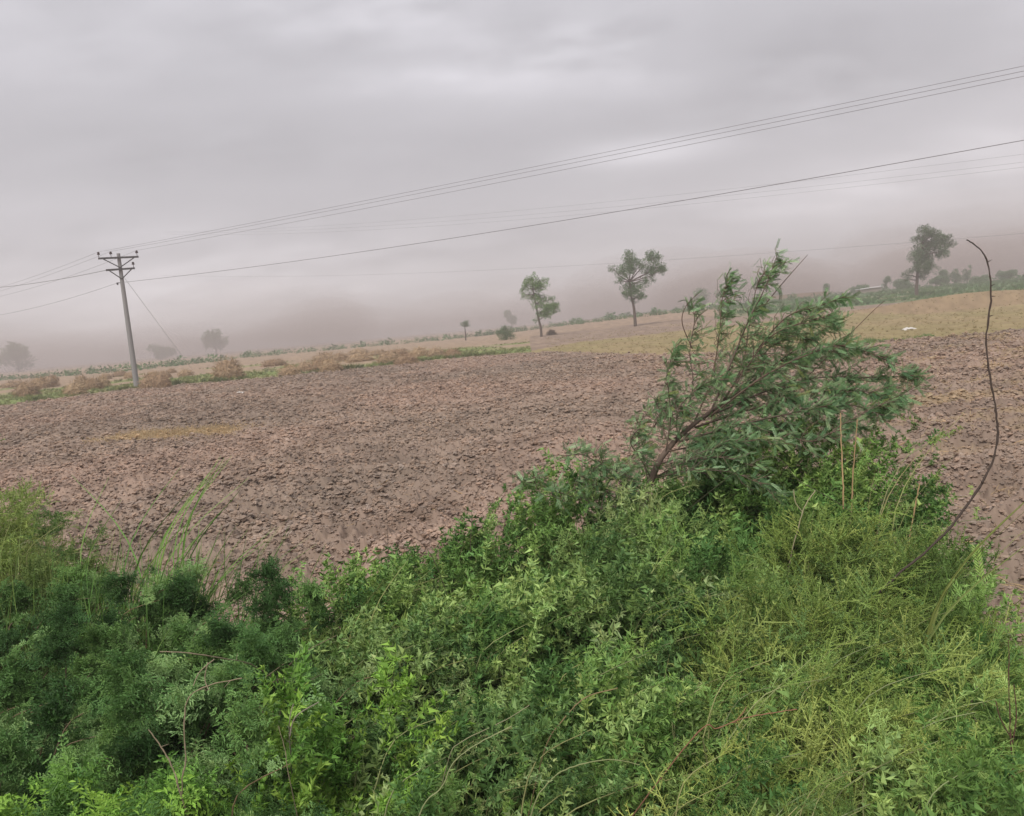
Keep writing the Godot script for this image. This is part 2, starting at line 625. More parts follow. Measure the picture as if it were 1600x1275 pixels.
func build_pole() -> void:
	var base := on_ground(214, 606)
	var depth := -(cam_basis.inverse() * (base - EYE)).z
	var top := Vector3(base.x, at(186, 399, depth).y, base.z)
	var h := top.y - base.y
	var t := thing("utility_pole", "grey concrete power pole with two crossarms standing among straw heaps", "utility pole", base)
	var conc := Color(0.27, 0.265, 0.27)
	var dark := Color(0.075, 0.075, 0.08)
	var mb := MB.new()
	mb.smooth = true
	mb.tube(PackedVector3Array([Vector3(0, -0.4, 0), Vector3(0, h * 0.5, 0), Vector3(0, h, 0)]), PackedFloat32Array([0.205, 0.165, 0.12]), 12, conc)
	part("shaft", mb.mesh(M.concrete), t)
	var dir := Vector3(0.93, 0, -0.36).normalized()
	var turn := Basis(dir, Vector3.UP, dir.cross(Vector3.UP))
	var ends := {}
	for arm in [[h - 0.32, 1.32, dir, "top"], [h - 1.15, 0.95, Vector3(0.9, 0.03, -0.44).normalized(), "low"]]:
		var ad: Vector3 = arm[2]
		var tb := Basis(ad, Vector3.UP, ad.cross(Vector3.UP).normalized())
		var mid := Vector3(0, arm[0], 0) + tb.z * 0.2
		var am := MB.new()
		am.smooth = true
		am.box(Transform3D(tb, mid), Vector3(arm[1] * 2.0, 0.13, 0.11), dark)
		part("crossarm", am.mesh(M.metal), t)
		for s in [-1.0, 1.0]:
			var br := MB.new()
			br.smooth = true
			var a: Vector3 = mid + ad * arm[1] * 0.82 * s
			br.tube(PackedVector3Array([a, Vector3(0, arm[0] - 0.7, 0) + tb.z * 0.17]), PackedFloat32Array([0.038, 0.038]), 6, dark)
			part("brace", br.mesh(M.metal), t)
		var spots := [-0.96, -0.36, 0.93] if arm[3] == "top" else [0.92]
		for s in spots:
			var p: Vector3 = mid + ad * arm[1] * s + Vector3(0, 0.06, 0)
			var im := MB.new()
			im.smooth = true
			im.tube(PackedVector3Array([p, p + Vector3(0, 0.2, 0), p + Vector3(0, 0.21, 0), p + Vector3(0, 0.27, 0), p + Vector3(0, 0.29, 0), p + Vector3(0, 0.35, 0), p + Vector3(0, 0.4, 0)]), PackedFloat32Array([0.02, 0.02, 0.1, 0.1, 0.065, 0.09, 0.04]), 8, Color(0.06, 0.045, 0.045))
			part("insulator", im.mesh(M.metal), t)
			ends["%s%.2f" % [arm[3], s]] = base + p + Vector3(0, 0.4, 0)
		ends[arm[3] + "_left"] = base + mid - ad * arm[1]
	var ib := MB.new()
	ib.smooth = true
	var lowp := Vector3(-0.3, h - 2.1, 0.12)
	ib.tube(PackedVector3Array([Vector3(0, h - 2.1, 0), lowp, lowp + Vector3(0, 0.02, 0), lowp + Vector3(0, -0.14, 0)]), PackedFloat32Array([0.03, 0.03, 0.07, 0.06]), 7, dark)
	part("bracket", ib.mesh(M.metal), t)
	var e1: Vector3 = ends["top-0.96"]
	var e2: Vector3 = ends["top-0.36"]
	var e3: Vector3 = ends["top0.93"]
	var r := 0.0085
	wire("upper grey wire of the three rising to the right edge", [e1, at(1600, 103, 26.5)], 0.12, r, 0.9)
	wire("middle grey wire of the three rising to the right edge", [e2, at(1600, 111, 26.0)], 0.14, r, 0.9)
	wire("lower grey wire of the three rising to the right edge", [e3, at(1600, 119, 25.0)], 0.16, r, 0.9)
	wire("lone dark wire from the pole's bracket rising to the right", [base + lowp, at(1600, 219, 26.0)], 0.4, 0.013, 0.9)
	wire("highest thin wire going left from the pole top", [e1, at(0, 449, 70.0)], 0.1, r, 1.6)
	wire("second thin wire going left from the pole top", [e2, at(0, 455, 70.0)], 0.1, r, 1.6)
	wire("third thin wire sagging left from the pole top", [e3, at(0, 463, 72.0)], 0.25, r, 1.6)
	wire("thick dark wire going left from the lower crossarm", [ends["low_left"], at(0, 449, 68.0)], 0.12, 0.02, 1.6)
	wire("lowest wire running left from the pole's bracket", [base + lowp, at(0, 492, 70.0)], 0.2, 0.011, 1.6)
	wire("thin stay wire slanting from the pole down to the ground", [base + Vector3(0.1, h - 1.6, 0), on_ground(306, 585, 90)], 0.0, 0.012, 0.0, "stay_wire", Color(0.3, 0.3, 0.3))
	# the second line, farther off and passing behind the first
	wire("top faint wire of the far three crossing the grey sky", [at(1750, 222, 44), at(500, 353, 90)], 0.5, 0.0058, 0.5)
	wire("middle faint wire of the far three crossing the grey sky", [at(1750, 235, 43.5), at(500, 358, 90)], 0.55, 0.0058, 0.5)
	wire("bottom faint wire of the far three crossing the grey sky", [at(1750, 243, 43), at(500, 363, 90)], 0.6, 0.0058, 0.5)
	wire("faint low wire crossing just above the far tree tops", [at(1750, 352, 44), at(500, 431, 90)], 0.5, 0.0058, 0.5)


# ------------------------------------------------------------------ straw heaps
func straw_lump(seed_: int) -> Array:
	rng.seed = seed_
	var core := MB.new()
	var seg := 14
	var rings := 6
	var nz := FastNoiseLite.new()
	nz.seed = seed_
	nz.frequency = 1.1
	var grid := []
	for q in rings + 1:
		var row := []
		var a := q * PI * 0.5 / rings
		for k in seg:
			var b := TAU * k / seg
			var p := Vector3(cos(a) * cos(b), pow(sin(a), 0.8), cos(a) * sin(b))
			p *= 0.9 + 0.3 * nz.get_noise_3dv(p * 1.8)
			p.y = maxf(p.y, 0.0) if q > 0 else -0.1
			row.append(p * Vector3(1, 1, 0.8))
		grid.append(row)
	for q in rings:
		for k in seg:
			var k1 := (k + 1) % seg
			core.tri(grid[q][k], grid[q][k1], grid[q + 1][k], vary(Color(1, 1, 1), 0.12))
			core.tri(grid[q][k1], grid[q + 1][k1], grid[q + 1][k], vary(Color(1, 1, 1), 0.12))
	var hair := MB.new()
	for k in 1100:
		var d := rv()
		d.y = absf(d.y)
		var p := Vector3(d.x, pow(d.y, 0.8), d.z) * (0.92 + 0.3 * nz.get_noise_3dv(d * 1.8)) * Vector3(1, 1, 0.8)
		var out := (Vector3(d.x * 0.6, -0.5 + rf(0, 0.7), d.z * 0.6) + rv() * 0.5 + WIND * 0.25).normalized()
		var side := out.cross(d).normalized()
		hair.leaf(p, out, side, rf(0.18, 0.5), rf(0.02, 0.05), vary(Color(1, 1, 1), 0.35))
	return [core.mesh(M.straw_core), hair.mesh(M.straw)]

func tinted(m: Material, c: Color) -> StandardMaterial3D:
	var o: StandardMaterial3D = m.duplicate()
	o.albedo_color = c.linear_to_srgb()
	return o

func build_heaps() -> void:
	var lumps := [straw_lump(2), straw_lump(6), straw_lump(11), straw_lump(17)]
	var tones := [Color(0.37, 0.27, 0.18), Color(0.33, 0.235, 0.155), Color(0.4, 0.295, 0.19)]
	var rows := [
		[22, 606, 34, 8, "low straw heap at the far left edge, behind the green weeds"], [43, 620, 34, 18, "straw heap behind the green weeds at the left edge"],
		[61, 608, 24, 14, "straw heap second from the left edge in the back row"], [77, 606, 26, 14, "straw heap third from the left edge in the back row"],
		[84, 597, 14, 8, "tiny far straw heap behind the left back row"],
		[118, 618, 32, 15, "squat straw heap by the field edge, nearest left of the pole"], [128, 605, 20, 14, "dark straw heap behind the squat one left of the pole"],
		[146, 610, 26, 15, "rounded straw heap in the cluster left of the pole"], [161, 607, 20, 14, "straw heap at the right end of the cluster left of the pole"],
		[166, 594, 16, 8, "small far straw heap just left of the pole"], [187, 589, 22, 7, "small far straw heap touching the pole's left side"], [203, 592, 16, 8, "small straw heap half hidden behind the pole"],
		[235, 608, 30, 17, "straw heap touching the pole's right side by the field edge"], [254, 607, 24, 17, "straw heap second right of the pole by the field edge"],
		[240, 592, 18, 9, "small straw heap behind, first right of the pole"], [257, 592, 18, 10, "small straw heap behind, second right of the pole"], [268, 584, 14, 6, "tiny straw heap far behind right of the pole"], [290, 588, 22, 8, "lone small straw heap between the pole and the big heap"],
		[357, 593, 44, 24, "big lone straw heap on the green strip"],
		[428, 573, 34, 9, "flat straw heap behind the middle row of heaps"], [452, 588, 32, 13, "straw heap at the left end of the middle row"], [478, 581, 30, 12, "straw heap second in the middle row"], [500, 580, 26, 14, "straw heap third in the middle row"], [517, 581, 32, 16, "tallest straw heap ending the middle row on the right"],
		[508, 566, 40, 11, "long straw heap behind the middle row"], [532, 566, 26, 11, "straw heap just right of the long back heap"], [562, 566, 40, 11, "straw heap with a peaked right end, centre of the back row"],
		[608, 568, 36, 14, "straw heap in the right group, front left"], [634, 570, 34, 13, "straw heap in the right group, front right"],
		[560, 554, 30, 7, "small far straw heap, left of the far right row"], [590, 556, 30, 7, "small far straw heap, second in the far right row"], [622, 557, 36, 9, "straw heap, third in the far right row"],
		[655, 558, 30, 11, "straw heap, fourth in the far right row"], [681, 558, 28, 11, "straw heap, next to last in the far right row"], [707, 559, 26, 11, "last straw heap at the right end of all the rows"]]
	var k := 0
	for r in rows:
		rng.seed = 300 + k
		var p := on_ground(r[0], r[1])
		var depth := -(cam_basis.inverse() * (p - EYE)).z
		var wide: float = r[2] / FOCAL * depth * 0.52
		var high: float = r[3] / FOCAL * depth * 1.3
		var t := thing("straw_heap", r[4], "straw heap", p, "straw heaps beyond the ploughed field")
		t.rotation.y = rf(-0.5, 0.5)
		var tone: Color = tones[k % 3]
		var lp: Array = lumps[k % 4]
		var a := part("mound", lp[0], t)
		a.material_override = M["heap%d" % (k % 3)]
		a.scale = Vector3(wide, high, wide)
		var b := part("loose_straw", lp[1], t, "stuff")
		b.material_override = M["strand%d" % (k % 3)]
		b.scale = Vector3(wide, high, wide)
		k += 1


# ------------------------------------------------------------------ trees
func leaf_clump(seed_: int, count: int, size: float, narrow: float, spread := Vector3.ONE) -> ArrayMesh:
	rng.seed = seed_
	var mb := MB.new()
	for k in count:
		var d := rv()
		var p := d * pow(rng.randf(), 0.5) * spread
		var dir := (d + WIND * 0.9 + rv() * 0.5).normalized()
		var side := dir.cross(rv()).normalized()
		mb.leaf(p, dir, side, size * rf(0.7, 1.3), size * narrow, vary(Color(1, 1, 1), 0.3))
	return mb.mesh(M.leaf)

func tree(called: String, label: String, base_px: Vector2, trunk_px: Array, lobes: Array, leaf_col: Color, clump: Mesh, trunk_r: float, group := "", most := 230.0, per := 44, bark := Color(0.1, 0.08, 0.065)) -> void:
	# trunk_px: points of the trunk as seen; lobes: [x, y, radius in pixels, share]; everything gets its own depth round the trunk
	var base := on_ground(base_px.x, base_px.y, most)
	var depth := -(cam_basis.inverse() * (base - EYE)).z
	var t := thing(called, label, "tree", base, group)
	var unit := depth / FOCAL
	var pts := [Vector3(0, -0.2, 0)]
	for q in trunk_px:
		pts.append(at(q[0], q[1], depth) - base)
	var tr := curve_through(pts, 4)
	var mb := MB.new()
	mb.smooth = true
	mb.tube(tr, taper(tr.size(), trunk_r, trunk_r * 0.3), 7, bark)
	part("trunk", mb.mesh(M.bark), t)
	var lm := MB.new()
	lm.smooth = true
	var xf := []
	var cols := PackedColorArray()
	for l in lobes:
		var c := at(l[0], l[1], depth) - base
		c.z += rf(-0.6, 0.6) * l[2] * unit
		var root: Vector3 = tr[int(tr.size() * rf(0.35, 0.95)) % tr.size()]
		var best := 1e9
		for p in tr:
			var dd: float = (p - c).length() + maxf(0.0, p.y - c.y + 0.3) * 3.0
			if dd < best and p.y > tr[tr.size() - 1].y * 0.3:
				best = dd
				root = p
		var mid := root.lerp(c, 0.5) + Vector3(0, 0.2 * (c - root).length() * rf(-0.5, 0.7), 0)
		var limb := curve_through([root, mid, c], 4)
		lm.tube(limb, taper(limb.size(), trunk_r * 0.38, trunk_r * 0.08), 5, bark)
		var rr: float = l[2] * unit
		for k in int(per * l[3]):
			var d := rv()
			var p := c + Vector3(d.x, d.y * 0.8, d.z) * rr * pow(rng.randf(), 0.45)
			xf.append(along(rv(), rng.randf() * TAU, rr * rf(0.14, 0.3), p))
			cols.append(vary(leaf_col, 0.25))
			if k % 6 == 0:
				lm.tube(PackedVector3Array([c, p]), PackedFloat32Array([trunk_r * 0.08, trunk_r * 0.04]), 3, bark, false)
	part("limbs", lm.mesh(M.bark), t)
	many("crown", clump, xf, cols, t)

func shrub_far(label: String, px: float, py: float, w: float, h: float, col: Color, clump: Mesh, most: float, called := "distant_bush", category := "bush", group := "") -> void:
	var base := on_ground(px, py, most)
	var depth := -(cam_basis.inverse() * (base - EYE)).z
	var unit := depth / FOCAL
	var t := thing(called, label, category, base, group)
	var mb := MB.new()
	mb.smooth = true
	for k in 4:
		var tip := Vector3(rf(-0.3, 0.3) * w, rf(0.5, 0.8) * h, rf(-0.2, 0.2) * w) * unit
		mb.tube(PackedVector3Array([Vector3(0, -0.1, 0), tip * 0.5 + Vector3(0.05, 0, 0), tip]), PackedFloat32Array([0.012 * h * unit, 0.01 * h * unit, 0.004 * h * unit]) , 4, Color(0.1, 0.08, 0.06))
	part("stems", mb.mesh(M.bark), t)
	var xf := []
	var cols := PackedColorArray()
	for k in 130:
		var d := rv()
		d.y = absf(d.y)
		var p := Vector3(d.x * w * 0.5, (0.12 + d.y * 0.85) * h, d.z * w * 0.4) * unit * pow(rng.randf(), 0.35)
		xf.append(along(rv(), rng.randf() * TAU, w * unit * rf(0.06, 0.13), p))
		cols.append(vary(col, 0.25))
	many("foliage", clump, xf, cols, t)

func build_trees() -> void:
	var clump := leaf_clump(5, 24, 0.7, 0.4)
	rng.seed = 41
	var green := Color(0.1, 0.18, 0.075)
	tree("field_tree", "slender tree with airy crown, leftmost of the three tall trees", Vector2(846, 527), [[845, 512], [842, 500], [838, 480], [834, 460], [832, 446]],
		[[832, 440, 15, 1.2], [822, 448, 11, 0.9], [845, 447, 12, 1.0], [850, 438, 8, 0.6], [836, 461, 13, 1.0], [820, 463, 8, 0.6], [814, 457, 5, 0.4], [850, 466, 10, 0.8], [856, 484, 14, 1.8], [866, 480, 10, 1.5], [840, 476, 11, 1.0], [846, 490, 9, 0.7], [862, 468, 7, 0.5], [835, 500, 6, 0.35], [853, 494, 7, 0.5]],
		Color(0.14, 0.25, 0.08), clump, 0.2, "tall trees standing alone in the fields")
	tree("field_tree", "tall tree with two-lobed heart-shaped crown in the middle", Vector2(993, 511), [[992, 495], [990, 478], [987, 466], [985, 452], [984, 440]],
		[[985, 402, 14, 1.1], [985, 415, 15, 1.2], [972, 425, 14, 1.0], [958, 420, 9, 0.6], [1001, 413, 11, 0.8], [1022, 402, 14, 1.3], [1026, 418, 15, 1.4], [1013, 425, 12, 1.0], [1036, 422, 8, 0.7], [1008, 440, 11, 0.8], [995, 455, 13, 1.3], [985, 448, 13, 1.0], [978, 460, 11, 1.0], [1001, 464, 9, 0.8], [991, 468, 9, 0.7], [968, 437, 9, 0.6], [1022, 437, 7, 0.4]],
		green, clump, 0.25, "tall trees standing alone in the fields")
	tree("field_tree", "tall dense wind-swept tree on the green bank, right of the middle", Vector2(1432, 464), [[1432, 450], [1433, 438], [1434, 420], [1438, 400], [1442, 380]],
		[[1444, 362, 13, 1.3], [1453, 368, 14, 1.4], [1437, 372, 11, 1.0], [1462, 378, 15, 1.5], [1477, 372, 12, 1.3], [1484, 382, 9, 0.9], [1446, 390, 17, 1.8], [1468, 393, 14, 1.4], [1430, 402, 13, 1.2], [1450, 407, 15, 1.6], [1433, 418, 14, 1.3], [1420, 430, 10, 0.8], [1452, 420, 11, 0.9], [1440, 430, 10, 0.8], [1416, 437, 6, 0.4]],
		Color(0.09, 0.15, 0.075), clump, 0.32, "tall trees standing alone in the fields", 150.0)
	var frond := leaf_clump(9, 26, 0.8, 0.2)
	tree("small_tree", "small bushy-headed tree far off near the horizon", Vector2(727, 523), [[727, 517], [726, 511]], [[726, 507, 6, 1.2], [729, 504, 5, 0.8], [722, 507, 4, 0.6], [732, 508, 4, 0.5]], green, frond, 0.16, "", 150.0, 50)
	shrub_far("dark leaning bush left of the slender tree's trunk", 791, 532, 30, 25, green, frond, 140.0, "field_bush")
	shrub_far("small brown dry bush just right of the slender tree's trunk", 862, 524, 16, 9, Color(0.16, 0.13, 0.08), frond, 140.0, "field_bush")
	# trees lost in the dust
	var grey := green
	for f in [["broad dust-veiled tree at the far left edge", 30, 580, 46, 44], ["low dust-veiled tree behind the pole's right side", 255, 562, 32, 22],
			["dust-veiled round tree right of the pole", 338, 552, 36, 34], ["barely visible tree in the dust left of the slender tree", 800, 512, 18, 30],
			["wind-bent dust-veiled tree right of the heart-shaped tree", 1097, 478, 26, 32], ["pale dusty bush above the tall shrub's tip", 1215, 470, 18, 16]]:
		var d: float = 430.0 if f[1] < 900 else 300.0
		veiled(f[0], f[1], f[2], f[3], f[4], d, grey, clump)
	for f in [["faint slim tree left of the dense tree on the bank", 1384, 448, 12, 18, 210.0], ["dark hedge bush left of the dense tree", 1408, 452, 30, 16, 205.0], ["small bush left of the shed", 1292, 458, 10, 16, 215.0],
			["bush right behind the dense tree", 1462, 447, 26, 14, 205.0], ["rounded faint tree right of the dense tree", 1475, 446, 22, 26, 205.0], ["twin-topped faint tree right of the dense tree", 1493, 443, 15, 25, 205.0], ["slim faint tree beside the bare thorny twig", 1511, 440, 12, 26, 205.0],
			["low dark bush near the right edge of the bank", 1572, 434, 26, 12, 205.0], ["bush behind the low shed", 1345, 456, 28, 8, 215.0], ["scrubby bush left of the thorny twig's top", 1530, 440, 24, 8, 205.0]]:
		veiled(f[0], f[1], f[2], f[3], f[4], f[5], green, clump)
	# the line of scrub at the end of the fields: individuals where they can be told apart
	var xf := []
	var cols := PackedColorArray()
	rng.seed = 59
	var line := [[-40, 600], [0, 594], [100, 587], [213, 578], [300, 568], [400, 557], [500, 548], [600, 539], [700, 530], [760, 522], [830, 514], [900, 506], [960, 499], [1040, 490], [1100, 484], [1200, 474], [1300, 462], [1400, 452], [1500, 445], [1600, 436], [1650, 432]]
	for k in line.size() - 1:
		var a: Array = line[k]
		var b: Array = line[k + 1]
		for q in 60:
			var t := rng.randf()
			var x := lerpf(a[0], b[0], t)
			var p := on_ground(x, lerpf(a[1], b[1], t) + rf(-1, 1.5), 205.0)
			var s := (0.35 + 0.8 * maxf(0.0, noise_a.get_noise_1d(x * 1.7) + 0.35)) * rf(0.5, 1.2)
			xf.append(along(rv(), rng.randf() * TAU, s * 0.9, p + Vector3(0, s * 0.45, 0)))
			cols.append(vary(green, 0.3))
	var o := many("distant_scrub", clump, xf, cols, self)
	tag(o, "low dark line of scrub along the end of the fields", "scrub")

func veiled(label: String, px: float, py: float, w: float, h: float, depth: float, col: Color, clump: Mesh) -> void:
	var q := at(px, py, depth)
	var base := Vector3(q.x, land(q.x, -q.z), q.z)
	var top := at(px, py - h, depth).y - base.y
	var unit := depth / FOCAL
	var t := thing("distant_tree", label, "tree", base, "trees veiled by dust")
	var mb := MB.new()
	mb.smooth = true
	mb.tube(PackedVector3Array([Vector3(0, -0.2, 0), Vector3(0.1, top * 0.35, 0), Vector3(0, top * 0.75, 0)]), PackedFloat32Array([0.035 * top, 0.03 * top, 0.012 * top]), 6, Color(0.1, 0.08, 0.065))
	part("trunk", mb.mesh(M.bark), t)
	var xf := []
	var cols := PackedColorArray()
	for lobe in 6:
		var c := Vector3(rf(-0.34, 0.34) * w * unit, rf(0.28, 0.82) * top, rf(-0.3, 0.3) * w * unit)
		for k in 22:
			var d := rv()
			var p := c + Vector3(d.x * w * unit * 0.22, d.y * top * 0.17, d.z * w * unit * 0.22)
			xf.append(along(rv(), rng.randf() * TAU, w * unit * rf(0.08, 0.16), p))
			cols.append(vary(col, 0.25))
	many("crown", clump, xf, cols, t)

func build_far_things() -> void:
	var p := at(1357, 455, 190)
	p.y = land(p.x, -p.z)
	var t := thing("shed", "low white-roofed shed beyond the green bank", "shed", p)
	var mb := MB.new()
	mb.smooth = true
	mb.box(Transform3D(Basis(), Vector3(0, 0.6, 0)), Vector3(5.0, 1.2, 3.0), Color(0.33, 0.28, 0.25))
	part("wall", mb.mesh(M.concrete), t)
	var rm := MB.new()
	rm.smooth = true
	rm.box(Transform3D(Basis(Vector3(0, 0, 1), 0.06), Vector3(0.1, 1.3, 0.1)), Vector3(5.4, 0.12, 3.6), Color(0.62, 0.62, 0.62))
	part("roof", rm.mesh(M.concrete), t)
	var w := at(1235, 466, 195)
	w.y = land(w.x, -w.z)
	var wl := thing("boundary_wall", "low long mud wall beyond the tall shrub", "wall", w)
	var wm := MB.new()
	wm.smooth = true
	wm.box(Transform3D(Basis(Vector3.UP, 0.1), Vector3(0, 0.7, 0)), Vector3(20.0, 1.5, 0.5), Color(0.3, 0.22, 0.18))
	part("bank", wm.mesh(M.concrete), wl)
	# litter: two crumpled sheets
	for f in [["white plastic scrap lying on the ploughed field", 375, 616, 0.22], ["white plastic sack lying on the yellow stubble", 1420, 517, 0.34]]:
		rng.seed = 8 + int(f[1])
		var g := on_ground(f[1], f[2])
		var m := MB.new()
		var nz := FastNoiseLite.new()
		nz.seed = int(f[1])
		nz.frequency = 0.9
		var cell := []
		for yy in 9:
			var row := []
			for xx in 9:
				var u := Vector2(xx / 4.0 - 1.0, yy / 4.0 - 1.0)
				var rr := 1.0 + 0.3 * nz.get_noise_2d(u.x * 3.0, u.y * 3.0)
				row.append(Vector3(u.x * rr, maxf(0.0, 0.45 * (1.0 - u.length_squared() * 0.5) + 0.25 * nz.get_noise_2d(u.x * 2.0 + 7.0, u.y * 2.0)) + 0.08, u.y * 0.6 * rr) * f[3])
			cell.append(row)
		for yy in 8:
			for xx in 8:
				m.tri(cell[yy][xx], cell[yy][xx + 1], cell[yy + 1][xx], Color(0.62, 0.6, 0.58))
				m.tri(cell[yy][xx + 1], cell[yy + 1][xx + 1], cell[yy + 1][xx], Color(0.62, 0.6, 0.58))
		var o := part("plastic_sack", m.mesh(M.plastic), self)
		o.position = g
		tag(o, f[0], "litter")


# ------------------------------------------------------------------ sprigs of the roadside plants (1 unit long, growing along +Y)
func sprig_feather(seed_: int) -> ArrayMesh:   # finely cut leaves in a loose whorl
	rng.seed = seed_
	var mb := MB.new()
	for w in 5:
		var a := TAU * w / 5.0 + rf(-0.4, 0.4)
		var out := Vector3(cos(a), rf(0.35, 1.1), sin(a)).normalized()
		var side0 := out.cross(Vector3.UP).normalized()
		var base := Vector3(0, rf(0.0, 0.35), 0)
		var length := rf(0.5, 1.0)
		for p in 6:
			var t := (p + rf(0.6, 1.3)) / 6.5
			var stem := base + out * length * t + Vector3(0, -0.12 * t * t, 0)
			for s in [-1.0, 1.0]:
				var pd: Vector3 = (out * 0.75 + side0 * s).normalized()
				var pl := length * 0.36 * (1.0 - 0.55 * absf(t - 0.4)) * rf(0.5, 1.3)
				var up := side0.cross(out).normalized()
				for q in 3:
					var b2: Vector3 = stem + pd * pl * (q * 0.3)
					var d2: Vector3 = (pd + out * (0.5 - 0.5 * q) + up * rf(-0.7, 0.7) + rv() * 0.4).normalized()
					mb.leaf(b2, d2, d2.cross(up).normalized(), pl * rf(0.45, 0.65), 0.065, vary(Color(1, 1, 1), 0.14) if rng.randf() > 0.14 else Color(1.55, 1.45, 1.4), 0.1, 0.4)
		mb.leaf(base, out, side0, length, 0.02, Color(1.1, 1.15, 0.8))
	return mb.mesh(M.leaf)

func sprig_herb(seed_: int) -> ArrayMesh:   # a thin stem with narrow wavy leaves
	rng.seed = seed_
	var mb := MB.new()
	var pts := []
	for k in 5:
		pts.append(Vector3(0.05 * sin(k * 1.4), k * 0.25, 0.05 * cos(k * 1.9)))
	var cv := curve_through(pts, 2)
	mb.tube(cv, taper(cv.size(), 0.013, 0.006), 3, Color(1.5, 1.35, 1.1), false)
	for k in 34:
		var t := rf(0.08, 1.0)
		var p: Vector3 = cv[int(t * (cv.size() - 1))]
		var a := rng.randf() * TAU
		var dir := (Vector3(cos(a), rf(0.1, 1.1), sin(a))).normalized()
		mb.leaf(p, dir, dir.cross(rv()).normalized(), rf(0.11, 0.26), rf(0.032, 0.062), vary(Color(1, 1, 1), 0.25) if rng.randf() > 0.2 else (Color(1.6, 1.4, 1.6) if rng.randf() > 0.3 else Color(2.6, 1.15, 2.0)), 0.3, rf(0.0, 1.6))
	return mb.mesh(M.leaf)

func sprig_wiry(seed_: int) -> ArrayMesh:   # branching green twigs set with tiny fleshy leaves
	rng.seed = seed_
	var mb := MB.new()
	for b in 6:
		var t0 := b * 0.13
		var a := rng.randf() * TAU
		var dir := Vector3(0, 1, 0) if b == 0 else Vector3(cos(a) * 0.8, 0.75, sin(a) * 0.8).normalized()
		var length := 1.0 if b == 0 else rf(0.35, 0.6)
		var base := Vector3(0, t0, 0)
		var bend := rv() * 0.12
		var prev := base
		var pts := PackedVector3Array([base])
		for k in 4:
			var t := (k + 1) / 4.0
			pts.append(base + dir * length * t + bend * t * t)
		mb.tube(pts, taper(5, 0.012, 0.006), 3, Color(1.15, 1.0, 0.9), false)
		for k in 15:
			var t := rf(0.1, 1.0)
			var p := base + dir * length * t + bend * t * t
			var d := (dir * 0.7 + rv()).normalized()
			mb.leaf(p, d, d.cross(rv()).normalized(), rf(0.05, 0.1), rf(0.02, 0.032), vary(Color(1, 1, 1), 0.25), 0.2)
	return mb.mesh(M.leaf)

func sprig_pinnate(seed_: int) -> ArrayMesh:   # one feathered leaf of the tall shrub, folded by the wind
	rng.seed = seed_
	var mb := MB.new()
	var n := 10
	for k in n:
		var t := (k + 0.6) / n
		var p := Vector3(0.0, t, -0.22 * t * t)
		for s in [-1.0, 1.0]:
			var d := Vector3(s * 0.62, 0.85, rf(-0.2, 0.2)).normalized()
			mb.leaf(p, d, d.cross(Vector3(0, 0.1, 1)).normalized(), 0.28 * (1.0 - 0.45 * absf(t - 0.45)), 0.056, vary(Color(1, 1, 1), 0.12), 0.12)
	mb.tube(PackedVector3Array([Vector3(0, -0.08, 0), Vector3(0, 0.5, -0.03), Vector3(0, 1, -0.1)]), PackedFloat32Array([0.012, 0.01, 0.006]), 3, Color(1.2, 1.1, 0.8), false)
	return mb.mesh(M.leaf)


